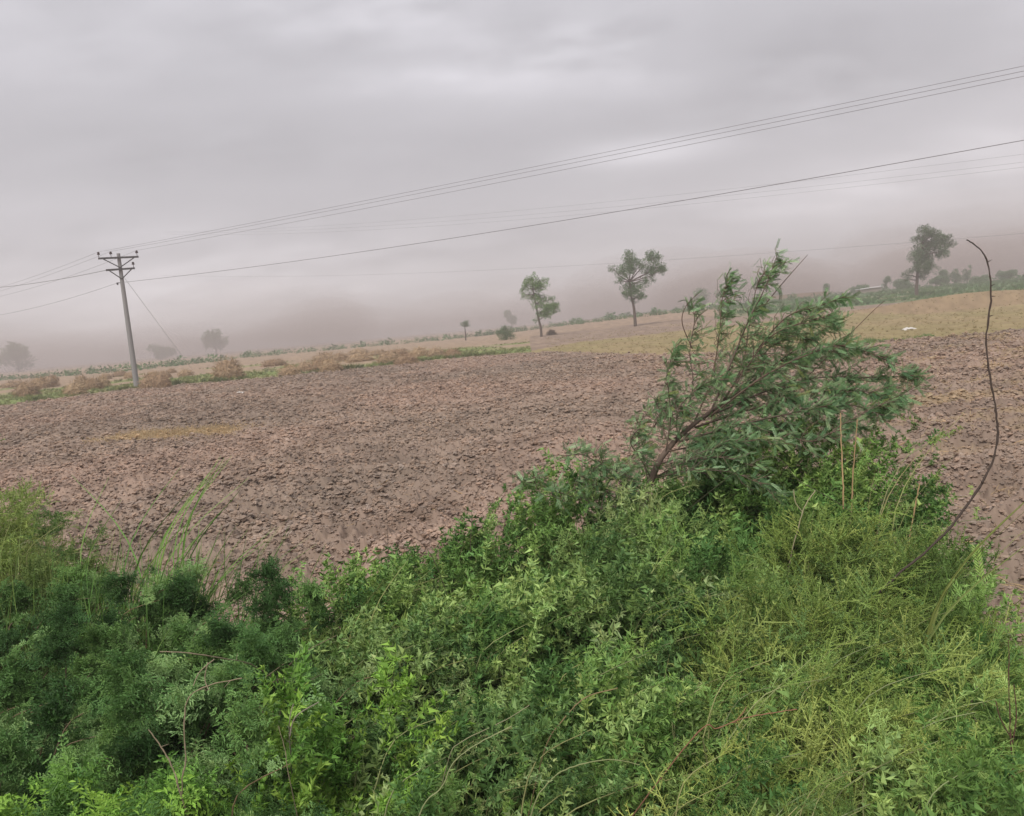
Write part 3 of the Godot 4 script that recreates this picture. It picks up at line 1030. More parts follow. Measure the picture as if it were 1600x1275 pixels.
# ------------------------------------------------------------------ roadside bushes
func bush(called: String, label: String, group: String, crest: Vector2, depth: float, rx: float, rz: float, sprigs: Array, n: int, size: Vector2, tones: Array, stem_col: Color, shoots: int, shoot_len := 0.3, loose := 0.0) -> void:
	var top := at(crest.x, crest.y, depth)
	var base := Vector3(top.x - 0.1, 0, top.z)
	var h := top.y
	var t := thing(called, label, "bush", base, group)
	var nz := FastNoiseLite.new()
	nz.seed = int(crest.x + crest.y)
	nz.frequency = 0.9
	var xf := []
	var cols := []
	for q in sprigs.size():
		xf.append([])
		cols.append(PackedColorArray())
	var stems := MB.new()
	stems.smooth = true
	for k in 16:
		var d := rv()
		d.y = absf(d.y) + 0.25
		d = d.normalized()
		var tip := Vector3(d.x * rx, d.y * h, d.z * rz) * rf(0.75, 0.95)
		var mid := Vector3(tip.x * 0.35 + rf(-0.06, 0.06), tip.y * 0.55, tip.z * 0.35 + rf(-0.06, 0.06))
		var cv := curve_through([Vector3(rf(-0.06, 0.06), -0.05, rf(-0.06, 0.06)), mid, tip], 4)
		stems.tube(cv, taper(cv.size(), rf(0.006, 0.012), 0.0025), 5, vary(stem_col, 0.2))
	var per := 16 if called == "feathery_bush" else 11
	var tight := 0.3 if called == "feathery_bush" else 0.45
	for k in n / per + 1:
		var d := rv()
		if d.y < -0.1:
			d.y = -d.y
		var lump := 0.92 + 0.5 * nz.get_noise_3dv(d * 2.2)
		var deep := rng.randf() < 0.25
		var f := lump * (rf(0.35, 0.75) if deep else rf(0.72, 1.04)) + loose * rf(0.0, 0.25)
		var root := Vector3(d.x * rx, maxf(0.05, d.y * h), d.z * rz) * f
		var main := (d * 0.75 + Vector3(0, 0.4, 0) + WIND * 0.6 + rv() * 0.35).normalized()
		var patch := nz.get_noise_3dv(root * 2.4 + Vector3(7, 3, 1))
		var mix_ := clampf(0.5 + patch * 1.1 + rf(-0.3, 0.3), 0.0, 0.999) * tones.size()
		var tone: Color = tones[int(mix_)]
		for q in per:
			var grow := (main + rv() * 0.75).normalized()
			var w := rng.randi() % sprigs.size()
			var p := root + main * rf(-0.3, 0.5) * size.y + rv() * size.y * tight
			xf[w].append(along(grow, rng.randf() * TAU, rf(size.x, size.y), p))
			cols[w].append(vary(tone, 0.16))
	for k in shoots + shoots / 2:
		var d := rv()
		d.y = absf(d.y) * 0.9 + 0.25
		d = d.normalized()
		var lump := 0.9 + 0.42 * nz.get_noise_3dv(d * 2.2)
		var p0 := Vector3(d.x * rx, d.y * h, d.z * rz) * lump * 0.8
		var lean := (d + Vector3(0, 0.5, 0) + WIND * rf(0.3, 1.1) + rv() * 0.3).normalized()
		var length := shoot_len * rf(0.5, 1.9)
		var p1 := p0 + lean * length * 0.55
		var p2 := p0 + (lean + WIND * 0.5 + Vector3(0, -0.15, 0)).normalized() * length
		var cv := curve_through([p0, p1, p2], 4)
		stems.tube(cv, taper(cv.size(), 0.003, 0.0013), 4, vary(stem_col * 1.25, 0.25))
		var w := rng.randi() % sprigs.size()
		for q in 7:
			var u := rf(0.25, 1.0)
			var pp: Vector3 = cv[int(u * (cv.size() - 1))]
			var grow := (lean * 0.6 + rv() * 0.7 + WIND * 0.5).normalized()
			xf[w].append(along(grow, rng.randf() * TAU, rf(size.x, size.y) * 0.6, pp))
			cols[w].append(vary(tones[rng.randi() % tones.size()], 0.2))
	part("stems", stems.mesh(M.bark), t)
	for q in sprigs.size():
		many("foliage", sprigs[q], xf[q], cols[q], t)

func build_bushes() -> void:
	var fe := [sprig_feather(1), sprig_feather(2)]
	var he := [sprig_herb(1), sprig_herb(2), sprig_herb(3)]
	var wi := [sprig_wiry(1), sprig_wiry(2), sprig_wiry(3)]
	rng.seed = 1234
	var dark := [Color(0.06, 0.135, 0.042), Color(0.1, 0.2, 0.06), Color(0.165, 0.3, 0.09), Color(0.26, 0.41, 0.16)]
	var lime := [Color(0.09, 0.19, 0.05), Color(0.16, 0.32, 0.065), Color(0.25, 0.44, 0.08), Color(0.32, 0.51, 0.1)]
	var mid := [Color(0.1, 0.205, 0.058), Color(0.165, 0.3, 0.08), Color(0.25, 0.4, 0.11), Color(0.35, 0.49, 0.16)]
	var sage := [Color(0.12, 0.22, 0.07), Color(0.19, 0.31, 0.095), Color(0.28, 0.41, 0.14), Color(0.38, 0.49, 0.21)]
	var olive := [Color(0.13, 0.21, 0.055), Color(0.2, 0.29, 0.075), Color(0.29, 0.37, 0.11), Color(0.16, 0.26, 0.085)]
	var brown := Color(0.16, 0.12, 0.08)
	var greenish := Color(0.2, 0.22, 0.1)
	var gl := "dark feathery bushes on the left"
	var gc := "tangled green bushes in the middle"
	var gr := "wiry yellow-green bushes on the right"
	var fs := Vector2(0.065, 0.115)
	# left: pale fine growth, then dark feathery growth
	bush("feathery_bush", "pale yellow-green fine-leaved bush at the left edge above the dark ones", gl, Vector2(-5, 735), 5.2, 0.45, 0.5, wi, 1500, Vector2(0.12, 0.2), [Color(0.24, 0.33, 0.09), Color(0.3, 0.4, 0.12), Color(0.36, 0.44, 0.15)], greenish, 24, 0.25)
	bush("feathery_bush", "small loose bush between the pale bush and the grass blades", gl, Vector2(85, 820), 4.9, 0.4, 0.4, wi + fe, 600, Vector2(0.09, 0.16), [Color(0.13, 0.22, 0.07), Color(0.2, 0.28, 0.09)], greenish, 20, 0.25)
	bush("feathery_bush", "dark feathery bush at the left edge below the pale grass", gl, Vector2(40, 885), 4.4, 0.75, 0.6, fe, 1350, fs, dark, brown, 14, 0.2)
	bush("feathery_bush", "dark feathery bush under the tall grass blades", gl, Vector2(235, 885), 4.2, 0.62, 0.6, fe, 1350, fs, dark, brown, 14, 0.2)
	bush("feathery_bush", "dark feathery bush whose right end meets the bare soil", gl, Vector2(385, 935), 3.9, 0.5, 0.6, fe, 1200, fs, dark, brown, 12, 0.2)
	bush("feathery_bush", "blue-green feathery bush in the second row at the left edge", gl, Vector2(95, 985), 3.4, 0.62, 0.5, fe, 1350, fs, dark, brown, 14, 0.18)
	bush("feathery_bush", "dark feathery bush behind the forked dry sticks", gl, Vector2(300, 1005), 3.3, 0.6, 0.5, fe, 1350, fs, dark, brown, 12, 0.18)
	bush("feathery_bush", "shadowy feathery bush between the dry sticks and the tangled growth", gl, Vector2(460, 1030), 3.1, 0.4, 0.45, fe, 900, fs, dark, brown, 12, 0.22)
	bush("feathery_bush", "grey-green feathery bush low at the left edge", gl, Vector2(70, 1125), 2.6, 0.5, 0.4, fe, 1050, fs, dark, brown, 10, 0.15)
	bush("feathery_bush", "dark feathery bush at the foot of the forked dry sticks", gl, Vector2(280, 1150), 2.5, 0.42, 0.35, fe, 825, fs, dark, brown, 10, 0.15)
	bush("feathery_bush", "bright lime feathery bush in the bottom left corner", gl, Vector2(75, 1165), 2.15, 0.45, 0.34, fe, 900, Vector2(0.08, 0.13), lime, brown, 10, 0.12)
	bush("feathery_bush", "lime-tipped feathery bush along the bottom edge", gl, Vector2(235, 1215), 2.0, 0.34, 0.3, fe, 700, Vector2(0.08, 0.13), lime, brown, 10, 0.12)
	bush("feathery_bush", "dull feathery bush at the bottom edge beneath the thin bare stems", gl, Vector2(420, 1190), 2.2, 0.3, 0.3, fe, 380, Vector2(0.08, 0.13), dark, brown, 10, 0.15)
	# middle: tangled small-leaved growth
	var hs := Vector2(0.12, 0.22)
	bush("tangled_bush", "leafy bush at the left end of the tangled growth by the soil", gc, Vector2(565, 935), 4.4, 0.5, 0.55, he, 1300, hs, mid, greenish, 26, 0.3)
	bush("tangled_bush", "tangled bush with thin twigs standing up against the soil", gc, Vector2(700, 880), 4.7, 0.6, 0.55, he, 1500, hs, mid, greenish, 30, 0.32)
	bush("tangled_bush", "tangled bush below the drooping shrub sprays", gc, Vector2(845, 815), 5.0, 0.6, 0.55, he, 1500, hs, mid, greenish, 30, 0.32)
	bush("tangled_bush", "tangled bush round the foot of the tall shrub's trunk", gc, Vector2(1000, 790), 4.7, 0.6, 0.55, he + wi, 1700, hs, sage, greenish, 26, 0.3)
	bush("tangled_bush", "pale tangled bush right of the tall shrub's trunk", gc, Vector2(1140, 725), 5.1, 0.65, 0.55, he, 1500, hs, mid, greenish, 26, 0.3)
	bush("tangled_bush", "broad-leaved tangled bush below the dry upright stalks", gc, Vector2(1265, 765), 4.7, 0.5, 0.5, he, 1000, Vector2(0.16, 0.28), mid, greenish, 24, 0.35)
	bush("tangled_bush", "high leafy bush under the tall shrub's lower branches", gc, Vector2(1185, 672), 5.3, 0.6, 0.5, he, 1500, hs, mid, greenish, 30, 0.35)
	bush("tangled_bush", "high leafy bush left of the dry upright stalks", gc, Vector2(1285, 690), 5.0, 0.5, 0.5, he, 1200, hs, mid, greenish, 30, 0.35)
	bush("tangled_bush", "leafy bush right of the dry upright stalks", gc, Vector2(1390, 740), 4.8, 0.42, 0.45, he, 800, hs, mid, greenish, 26, 0.4)
	bush("tangled_bush", "leafy bush hiding the left side of the tall shrub's trunk", gc, Vector2(945, 752), 5.2, 0.55, 0.5, he, 1300, hs, mid, greenish, 28, 0.3)
	bush("tangled_bush", "light green tangled bush left of the middle of the bank", gc, Vector2(640, 1000), 3.6, 0.55, 0.5, he, 1600, hs, sage, greenish, 34, 0.28)
	bush("tangled_bush", "bright tangled bush in the middle of the bank", gc, Vector2(840, 930), 3.8, 0.6, 0.5, he, 1700, hs, mid, greenish, 34, 0.28)
	bush("tangled_bush", "grey-tipped tangled bush right of the middle of the bank", gc, Vector2(1010, 900), 3.8, 0.55, 0.5, he, 1500, hs, sage, greenish, 34, 0.28)
	bush("tangled_bush", "dark-hearted tangled bush next to the wiry growth", gc, Vector2(1130, 880), 3.9, 0.5, 0.5, he + wi, 1300, hs, mid, greenish, 24, 0.28)
	bush("tangled_bush", "tangled bush with small bright leaves near the bottom, left of centre", gc, Vector2(560, 1140), 2.6, 0.42, 0.38, he, 1000, Vector2(0.1, 0.18), lime, greenish, 26, 0.22)
	bush("tangled_bush", "tangled bush threaded with straw-coloured stems below the centre", gc, Vector2(750, 1085), 2.8, 0.48, 0.4, he, 1200, Vector2(0.1, 0.18), sage, greenish, 34, 0.24)
	bush("tangled_bush", "tangled bush beside the red-brown twig", gc, Vector2(950, 1060), 2.8, 0.45, 0.4, he, 1100, Vector2(0.1, 0.18), mid, greenish, 30, 0.24)
	bush("tangled_bush", "open tangled bush along the bottom edge, left of centre", gc, Vector2(680, 1245), 2.05, 0.34, 0.3, he, 650, Vector2(0.09, 0.16), mid, greenish, 22, 0.2)
	bush("tangled_bush", "open tangled bush along the bottom edge, right of centre", gc, Vector2(890, 1225), 2.1, 0.36, 0.3, he, 650, Vector2(0.09, 0.16), sage, greenish, 22, 0.2)
	# right: wiry yellow-green growth
	var ws := Vector2(0.13, 0.24)
	bush("wiry_bush", "wiry olive bush at the top of the right-hand growth", gr, Vector2(1330, 830), 4.2, 0.5, 0.5, wi, 1500, ws, olive, greenish, 30, 0.25)
	bush("wiry_bush", "wiry olive bush at the foot of the bare thorny twig", gr, Vector2(1440, 890), 3.9, 0.4, 0.45, wi, 1200, ws, olive, greenish, 24, 0.25)
	bush("wiry_bush", "wide wiry bush in the middle of the right-hand growth", gr, Vector2(1240, 950), 3.4, 0.5, 0.45, wi, 1500, ws, olive, greenish, 30, 0.25)
	bush("wiry_bush", "dense wiry bush left of the bare soil on the right", gr, Vector2(1400, 985), 3.3, 0.5, 0.45, wi, 1500, ws, olive, greenish, 30, 0.25)
	bush("wiry_bush", "bright yellow-green wiry bush with long sprays to the right", gr, Vector2(1310, 1075), 2.7, 0.4, 0.35, wi, 1000, Vector2(0.12, 0.22), [Color(0.2, 0.3, 0.08), Color(0.27, 0.37, 0.1), Color(0.35, 0.43, 0.13)], greenish, 34, 0.3)
	bush("wiry_bush", "dark wiry bush above the yellow spray at the bottom", gr, Vector2(1130, 1090), 2.7, 0.36, 0.35, wi + he, 700, Vector2(0.1, 0.2), mid, greenish, 22, 0.24)
	bush("wiry_bush", "small yellow wiry spray at the bottom edge", gr, Vector2(1130, 1220), 2.05, 0.2, 0.22, wi, 260, Vector2(0.09, 0.16), [Color(0.27, 0.35, 0.09), Color(0.36, 0.42, 0.12)], greenish, 14, 0.2)
	bush("wiry_bush", "wiry green bush below the bare soil near the right edge", gr, Vector2(1490, 1090), 3.0, 0.36, 0.35, wi + he, 800, Vector2(0.1, 0.18), mid, greenish, 20, 0.2)
	bush("wiry_bush", "loose bush with folded dark leaves against the soil at the right edge", gr, Vector2(1555, 945), 3.5, 0.34, 0.34, [sprig_pinnate(5), sprig_pinnate(6), he[0]], 620, Vector2(0.08, 0.16), mid, greenish, 14, 0.25)
	bush("wiry_bush", "leafy bush cut by the right edge beside the double stem", gr, Vector2(1605, 1035), 3.0, 0.26, 0.3, [sprig_pinnate(7), he[1]], 380, Vector2(0.08, 0.16), mid, greenish, 16, 0.25)
	rng.seed = 4321
	bush("wiry_bush", "green bush filling the bottom right corner", gr, Vector2(1500, 1190), 2.4, 0.4, 0.32, wi + he, 800, Vector2(0.1, 0.18), mid, greenish, 20, 0.2)
	bush("wiry_bush", "sparse wiry bush along the bottom edge, right of the yellow spray", gr, Vector2(1310, 1240), 2.1, 0.3, 0.28, wi, 420, Vector2(0.1, 0.18), olive, greenish, 20, 0.22)


# ------------------------------------------------------------------ the tall wind-blown shrub
func build_tall_shrub() -> void:
	rng.seed = 515
	var base := at(965, 1005, 5.0)
	base.y = 0.0
	var t := thing("tall_shrub", "tall wind-blown shrub with dark feathered leaves streaming to the right", "shrub", base)
	var lf := [sprig_pinnate(1), sprig_pinnate(2)]
	var xf := [[], []]
	var cols := [PackedColorArray(), PackedColorArray()]
	var bark := Color(0.16, 0.12, 0.095)
	var tm := MB.new()
	tm.smooth = true
	var trunk := curve_through([Vector3(0, -0.1, 0), at(990, 860, 5.0) - base, at(1018, 748, 5.0) - base, at(1045, 700, 5.02) - base, at(1085, 662, 5.05) - base, at(1130, 630, 5.1) - base], 5)
	tm.tube(trunk, taper(trunk.size(), 0.03, 0.011), 8, bark)
	part("trunk", tm.mesh(M.bark), t)
	# branches: points as seen with a depth each, thickness, leafy from this share on, leaves per metre, leaf length
	var br := [
		[[[1040, 705, 5.0], [1048, 650, 4.95], [1043, 590, 4.9], [1052, 548, 4.88]], 0.008, 0.3, 150, 0.085],
		[[[1055, 690, 5.0], [1082, 610, 5.1], [1078, 550, 5.15], [1085, 500, 5.2], [1080, 472, 5.2]], 0.008, 0.25, 75, 0.075],
		[[[1085, 660, 5.05], [1112, 590, 5.2], [1124, 520, 5.25], [1128, 470, 5.3], [1138, 436, 5.3]], 0.011, 0.3, 130, 0.08],
		[[[1112, 640, 5.05], [1145, 560, 5.0], [1170, 500, 4.95], [1195, 450, 4.9], [1216, 394, 4.85]], 0.012, 0.2, 130, 0.078],
		[[[1130, 630, 5.1], [1160, 570, 5.25], [1172, 500, 5.3], [1182, 450, 5.3], [1196, 425, 5.3]], 0.009, 0.3, 90, 0.075],
		[[[1130, 625, 5.1], [1185, 545, 5.0], [1230, 495, 4.95], [1280, 478, 4.9], [1322, 462, 4.85]], 0.011, 0.35, 150, 0.075],
		[[[1150, 600, 5.0], [1200, 530, 4.9], [1250, 505, 4.85], [1300, 492, 4.8]], 0.008, 0.3, 140, 0.075],
		[[[1130, 630, 5.1], [1190, 585, 5.2], [1245, 545, 5.2], [1290, 515, 5.2], [1312, 500, 5.2]], 0.009, 0.3, 110, 0.075],
		[[[1110, 650, 5.05], [1190, 590, 4.9], [1260, 555, 4.85], [1320, 540, 4.8], [1390, 565, 4.75]], 0.012, 0.3, 150, 0.08],
		[[[1120, 645, 5.05], [1200, 610, 5.0], [1280, 590, 4.95], [1350, 590, 4.9], [1430, 588, 4.85]], 0.011, 0.3, 150, 0.085],
		[[[1085, 668, 5.05], [1170, 640, 5.0], [1260, 615, 4.9], [1340, 610, 4.85], [1400, 628, 4.8]], 0.012, 0.3, 210, 0.085],
		[[[1060, 690, 5.0], [1150, 665, 4.9], [1240, 645, 4.8], [1320, 632, 4.75], [1385, 650, 4.7]], 0.012, 0.25, 200, 0.085],
		[[[1045, 705, 5.0], [1120, 690, 5.1], [1200, 670, 5.2], [1290, 660, 5.25], [1350, 670, 5.3]], 0.009, 0.2, 160, 0.08],
		[[[1030, 725, 5.0], [1100, 705, 4.85], [1160, 690, 4.75], [1230, 690, 4.7]], 0.007, 0.15, 160, 0.08],
		[[[1045, 700, 5.0], [1035, 670, 5.1], [1010, 650, 5.2], [988, 660, 5.25]], 0.006, 0.4, 110, 0.07],
		[[[1018, 748, 5.0], [1000, 715, 4.9], [985, 690, 4.8], [1000, 668, 4.75]], 0.006, 0.4, 110, 0.075],
		[[[1005, 790, 5.0], [960, 745, 4.9], [915, 712, 4.85], [882, 712, 4.8]], 0.008, 0.35, 130, 0.085],
		[[[1000, 810, 5.0], [950, 770, 5.1], [910, 745, 5.15], [895, 760, 5.15]], 0.006, 0.35, 110, 0.08],
		[[[995, 830, 5.0], [930, 790, 4.9], [860, 765, 4.85], [808, 745, 4.8]], 0.006, 0.5, 90, 0.08],
		[[[1020, 748, 5.0], [1080, 735, 4.8], [1150, 740, 4.7], [1210, 770, 4.65]], 0.006, 0.3, 110, 0.08],
		[[[1100, 655, 5.05], [1140, 620, 5.3], [1200, 575, 5.4], [1270, 560, 5.5], [1330, 550, 5.5]], 0.008, 0.25, 150, 0.08],
		[[[1180, 640, 5.0], [1260, 690, 4.8], [1330, 655, 4.7], [1440, 600, 4.6]], 0.006, 0.5, 60, 0.09],
		[[[1010, 775, 5.0], [975, 740, 4.85], [940, 725, 4.8], [925, 740, 4.75]], 0.005, 0.2, 120, 0.075],
		[[[1015, 760, 5.0], [1005, 700, 5.1], [1030, 650, 5.2], [1020, 620, 5.2]], 0.006, 0.25, 120, 0.075],
		[[[1060, 690, 5.0], [1060, 640, 4.9], [1100, 600, 4.85], [1135, 590, 4.8]], 0.006, 0.2, 140, 0.075],
		[[[1020, 748, 5.0], [1075, 720, 4.85], [1130, 715, 4.75], [1180, 730, 4.7]], 0.006, 0.1, 160, 0.08],
		[[[1170, 590, 5.0], [1205, 540, 5.05], [1235, 520, 5.1], [1262, 530, 5.1]], 0.006, 0.3, 130, 0.075]]
	var bm := MB.new()
	bm.smooth = true
	var tones := [Color(0.095, 0.185, 0.085), Color(0.135, 0.245, 0.11), Color(0.19, 0.32, 0.15), Color(0.29, 0.42, 0.23)]
	for b in br:
		var pts := []
		for p in b[0]:
			pts.append(at(p[0], p[1], p[2]) - base)
		var cv := curve_through(pts, 8)
		var m := MB.new()
		m.smooth = true
		m.tube(cv, taper(cv.size(), b[1] * 0.62, 0.002), 6, vary(bark * 0.8, 0.15))
		var bo := part("branch", m.mesh(M.bark), t)
		var length := 0.0
		for k in cv.size() - 1:
			length += cv[k].distance_to(cv[k + 1])
		# side twigs carry leaves too
		var leafy := PackedVector3Array()
		var dirs := PackedVector3Array()
		var tw := MB.new()
		tw.smooth = true
		for k in int(length * 46):
			var u: float = rf(b[2] * 0.4, 0.99)
			var q := int(u * (cv.size() - 1))
			var tang := (cv[mini(q + 1, cv.size() - 1)] - cv[maxi(q - 1, 0)]).normalized()
			var d := (tang * 0.7 + rv() * 0.9 + WIND * 0.35).normalized()
			var l := rf(0.06, 0.23) * (1.15 - u * 0.6)
			var p0: Vector3 = cv[q]
			var p1 := p0 + d * l * 0.5
			var p2 := p0 + (d + WIND * 0.35).normalized() * l
			tw.tube(PackedVector3Array([p0, p1, p2]), PackedFloat32Array([0.0024, 0.002, 0.0012]), 4, vary(bark, 0.2), false)
			for w in int(b[3] / 19.0) + 1:
				leafy.append(p0.lerp(p2, rf(0.15, 1.0)) + rv() * 0.008)
				dirs.append(d)
		part("twigs", tw.mesh(M.bark), bo, "stuff")
		for k in int(length * b[3] * 0.35):
			var u: float = rf(b[2] * 0.4, 1.0)
			var q := int(u * (cv.size() - 1))
			leafy.append(cv[q])
			dirs.append((cv[mini(q + 1, cv.size() - 1)] - cv[maxi(q - 1, 0)]).normalized())
		for k in leafy.size():
			var d := (dirs[k] * 0.35 + WIND * rf(0.25, 0.8) + Vector3(0, -0.2, 0) + rv() * 0.85).normalized()
			var w := rng.randi() % 2
			xf[w].append(along(d, rng.randf() * TAU, b[4] * rf(0.45, 0.95), leafy[k]))
			var tone: Color = tones[rng.randi() % 4]
			cols[w].append(vary(tone if rng.randf() > 0.05 else Color(0.2, 0.26, 0.09), 0.2))
	for q in 2:
		many("foliage", lf[q], xf[q], cols[q], t)
	# bare whips of the shrub
	for w in [[[[1082, 545, 5.15], [1066, 505, 5.1], [1072, 478, 5.05], [1092, 458, 5.0]], 0.004], [[[1192, 480, 5.0], [1225, 440, 5.0], [1262, 398, 5.0]], 0.004], [[[1230, 620, 5.0], [1330, 520, 5.1], [1362, 488, 5.1], [1382, 470, 5.1]], 0.003]]:
		var pts := []
		for p in w[0]:
			pts.append(at(p[0], p[1], p[2]) - base)
		var cv := curve_through(pts, 6)
		var m := MB.new()
		m.smooth = true
		m.tube(cv, taper(cv.size(), w[1], 0.0016), 5, Color(0.13, 0.09, 0.07))
		part("bare_whip", m.mesh(M.bark), t)


# ------------------------------------------------------------------ twigs, stalks and grass
func stick(called: String, label: String, category: String, group: String, pts: Array, r0: float, r1: float, col: Color, thorns := 0, forks := []) -> void:
	rng.seed = int(pts[0][0]) + int(pts[0][1])
	r0 *= 0.7 if called == "thorny_twig" else 0.62
	r1 *= 0.7
	if category != "stalk":
		col = col * 0.8
	var wp := []
	for p in pts:
		wp.append(at(p[0], p[1], p[2]))
	var back: Vector3 = ((wp[0] - wp[1]).normalized() * 0.8 + Vector3(0, -1.1, -0.35)).normalized()
	back *= wp[0].y / maxf(-back.y, 0.2)
	var foot: Vector3 = wp[0] + back
	wp.insert(0, wp[0].lerp(foot, 0.35) + (wp[0] - wp[1]) * 0.1)
	wp.insert(0, Vector3(foot.x, 0.0, foot.z))
	var base: Vector3 = wp[0]
	var t := thing(called, label, category, base, group)
	for k in wp.size():
		wp[k] -= base
	var cv := curve_through(wp, 7)
	for k in cv.size():
		cv[k] += rv() * r0 * 0.35
	var m := MB.new()
	m.smooth = true
	var rad := taper(cv.size(), r0, r1)
	for k in rad.size():
		rad[k] *= rf(0.75, 1.25)
	m.tube(cv, rad, 7, col)
	part("stem", m.mesh(M.bark), t)
	for k in thorns:
		var q := int(rf(0.05, 0.98) * (cv.size() - 2))
		var d := (rv() + Vector3(0, 0.3, 0)).normalized()
		var tm := MB.new()
		tm.smooth = true
		tm.tube(PackedVector3Array([cv[q], cv[q] + d * rf(0.015, 0.03)]), PackedFloat32Array([r0 * 0.45, 0.0006]), 4, col * 0.9)
		part("thorn", tm.mesh(M.bark), t)
	for f in forks:
		var fp := []
		for p in f:
			fp.append(at(p[0], p[1], p[2]) - base)
		var fc := curve_through(fp, 5)
		var fm := MB.new()
		fm.smooth = true
		fm.tube(fc, taper(fc.size(), r0 * 0.7, r1), 6, col)
		part("fork", fm.mesh(M.bark), t)

func grass(label: String, base_px: Vector2, depth: float, blades: Array, n: int, spread: float, hgt: Vector2, lean: float, w: float, tones: Array, group := "grass clumps among the bushes") -> void:
	rng.seed = int(base_px.x * 3 + base_px.y)
	var g := at(base_px.x, base_px.y, depth)
	var base := Vector3(g.x, 0.0, g.z)
	var t := thing("grass_clump", label, "grass", base, group)
	var mb := MB.new()
	for b in blades:   # the longest blades, where they reach
		var tip := at(b[0], b[1], depth + b[2]) - base
		var root := Vector3(rf(-0.5, 0.5) * spread, 0.0, rf(-0.2, 0.2) * spread)
		var mid := root.lerp(tip, 0.55) + Vector3(-0.12 * tip.length() * signf(tip.x), 0.1 * tip.length(), 0)
		var cv := curve_through([root, mid, tip], 6)
		mb.ribbon(cv, Vector3(rf(0.6, 1), 0, rf(-0.6, 0.6)).normalized(), w * 1.3, w * 0.2, vary(tones[rng.randi() % tones.size()], 0.15))
	for k in n:
		var root := Vector3(rng.randfn() * spread * 0.5, 0.0, rng.randfn() * spread * 0.4)
		var h := rf(hgt.x, hgt.y)
		var tip := root + Vector3(lean * h * rf(-0.3, 1.4) + rng.randfn() * 0.12, h, rng.randfn() * 0.15)
		var mid := root.lerp(tip, 0.5) + Vector3(-lean * h * 0.12, h * 0.08, 0)
		tip.y -= absf(tip.x - root.x) * 0.4
		var cv := curve_through([root, mid, tip], 5)
		mb.ribbon(cv, Vector3(rf(0.3, 1), 0, rf(-0.9, 0.9)).normalized(), w * rf(0.6, 1.1), w * 0.15, vary(tones[rng.randi() % tones.size()], 0.25))
	part("blades", mb.mesh(M.leaf), t, "stuff")

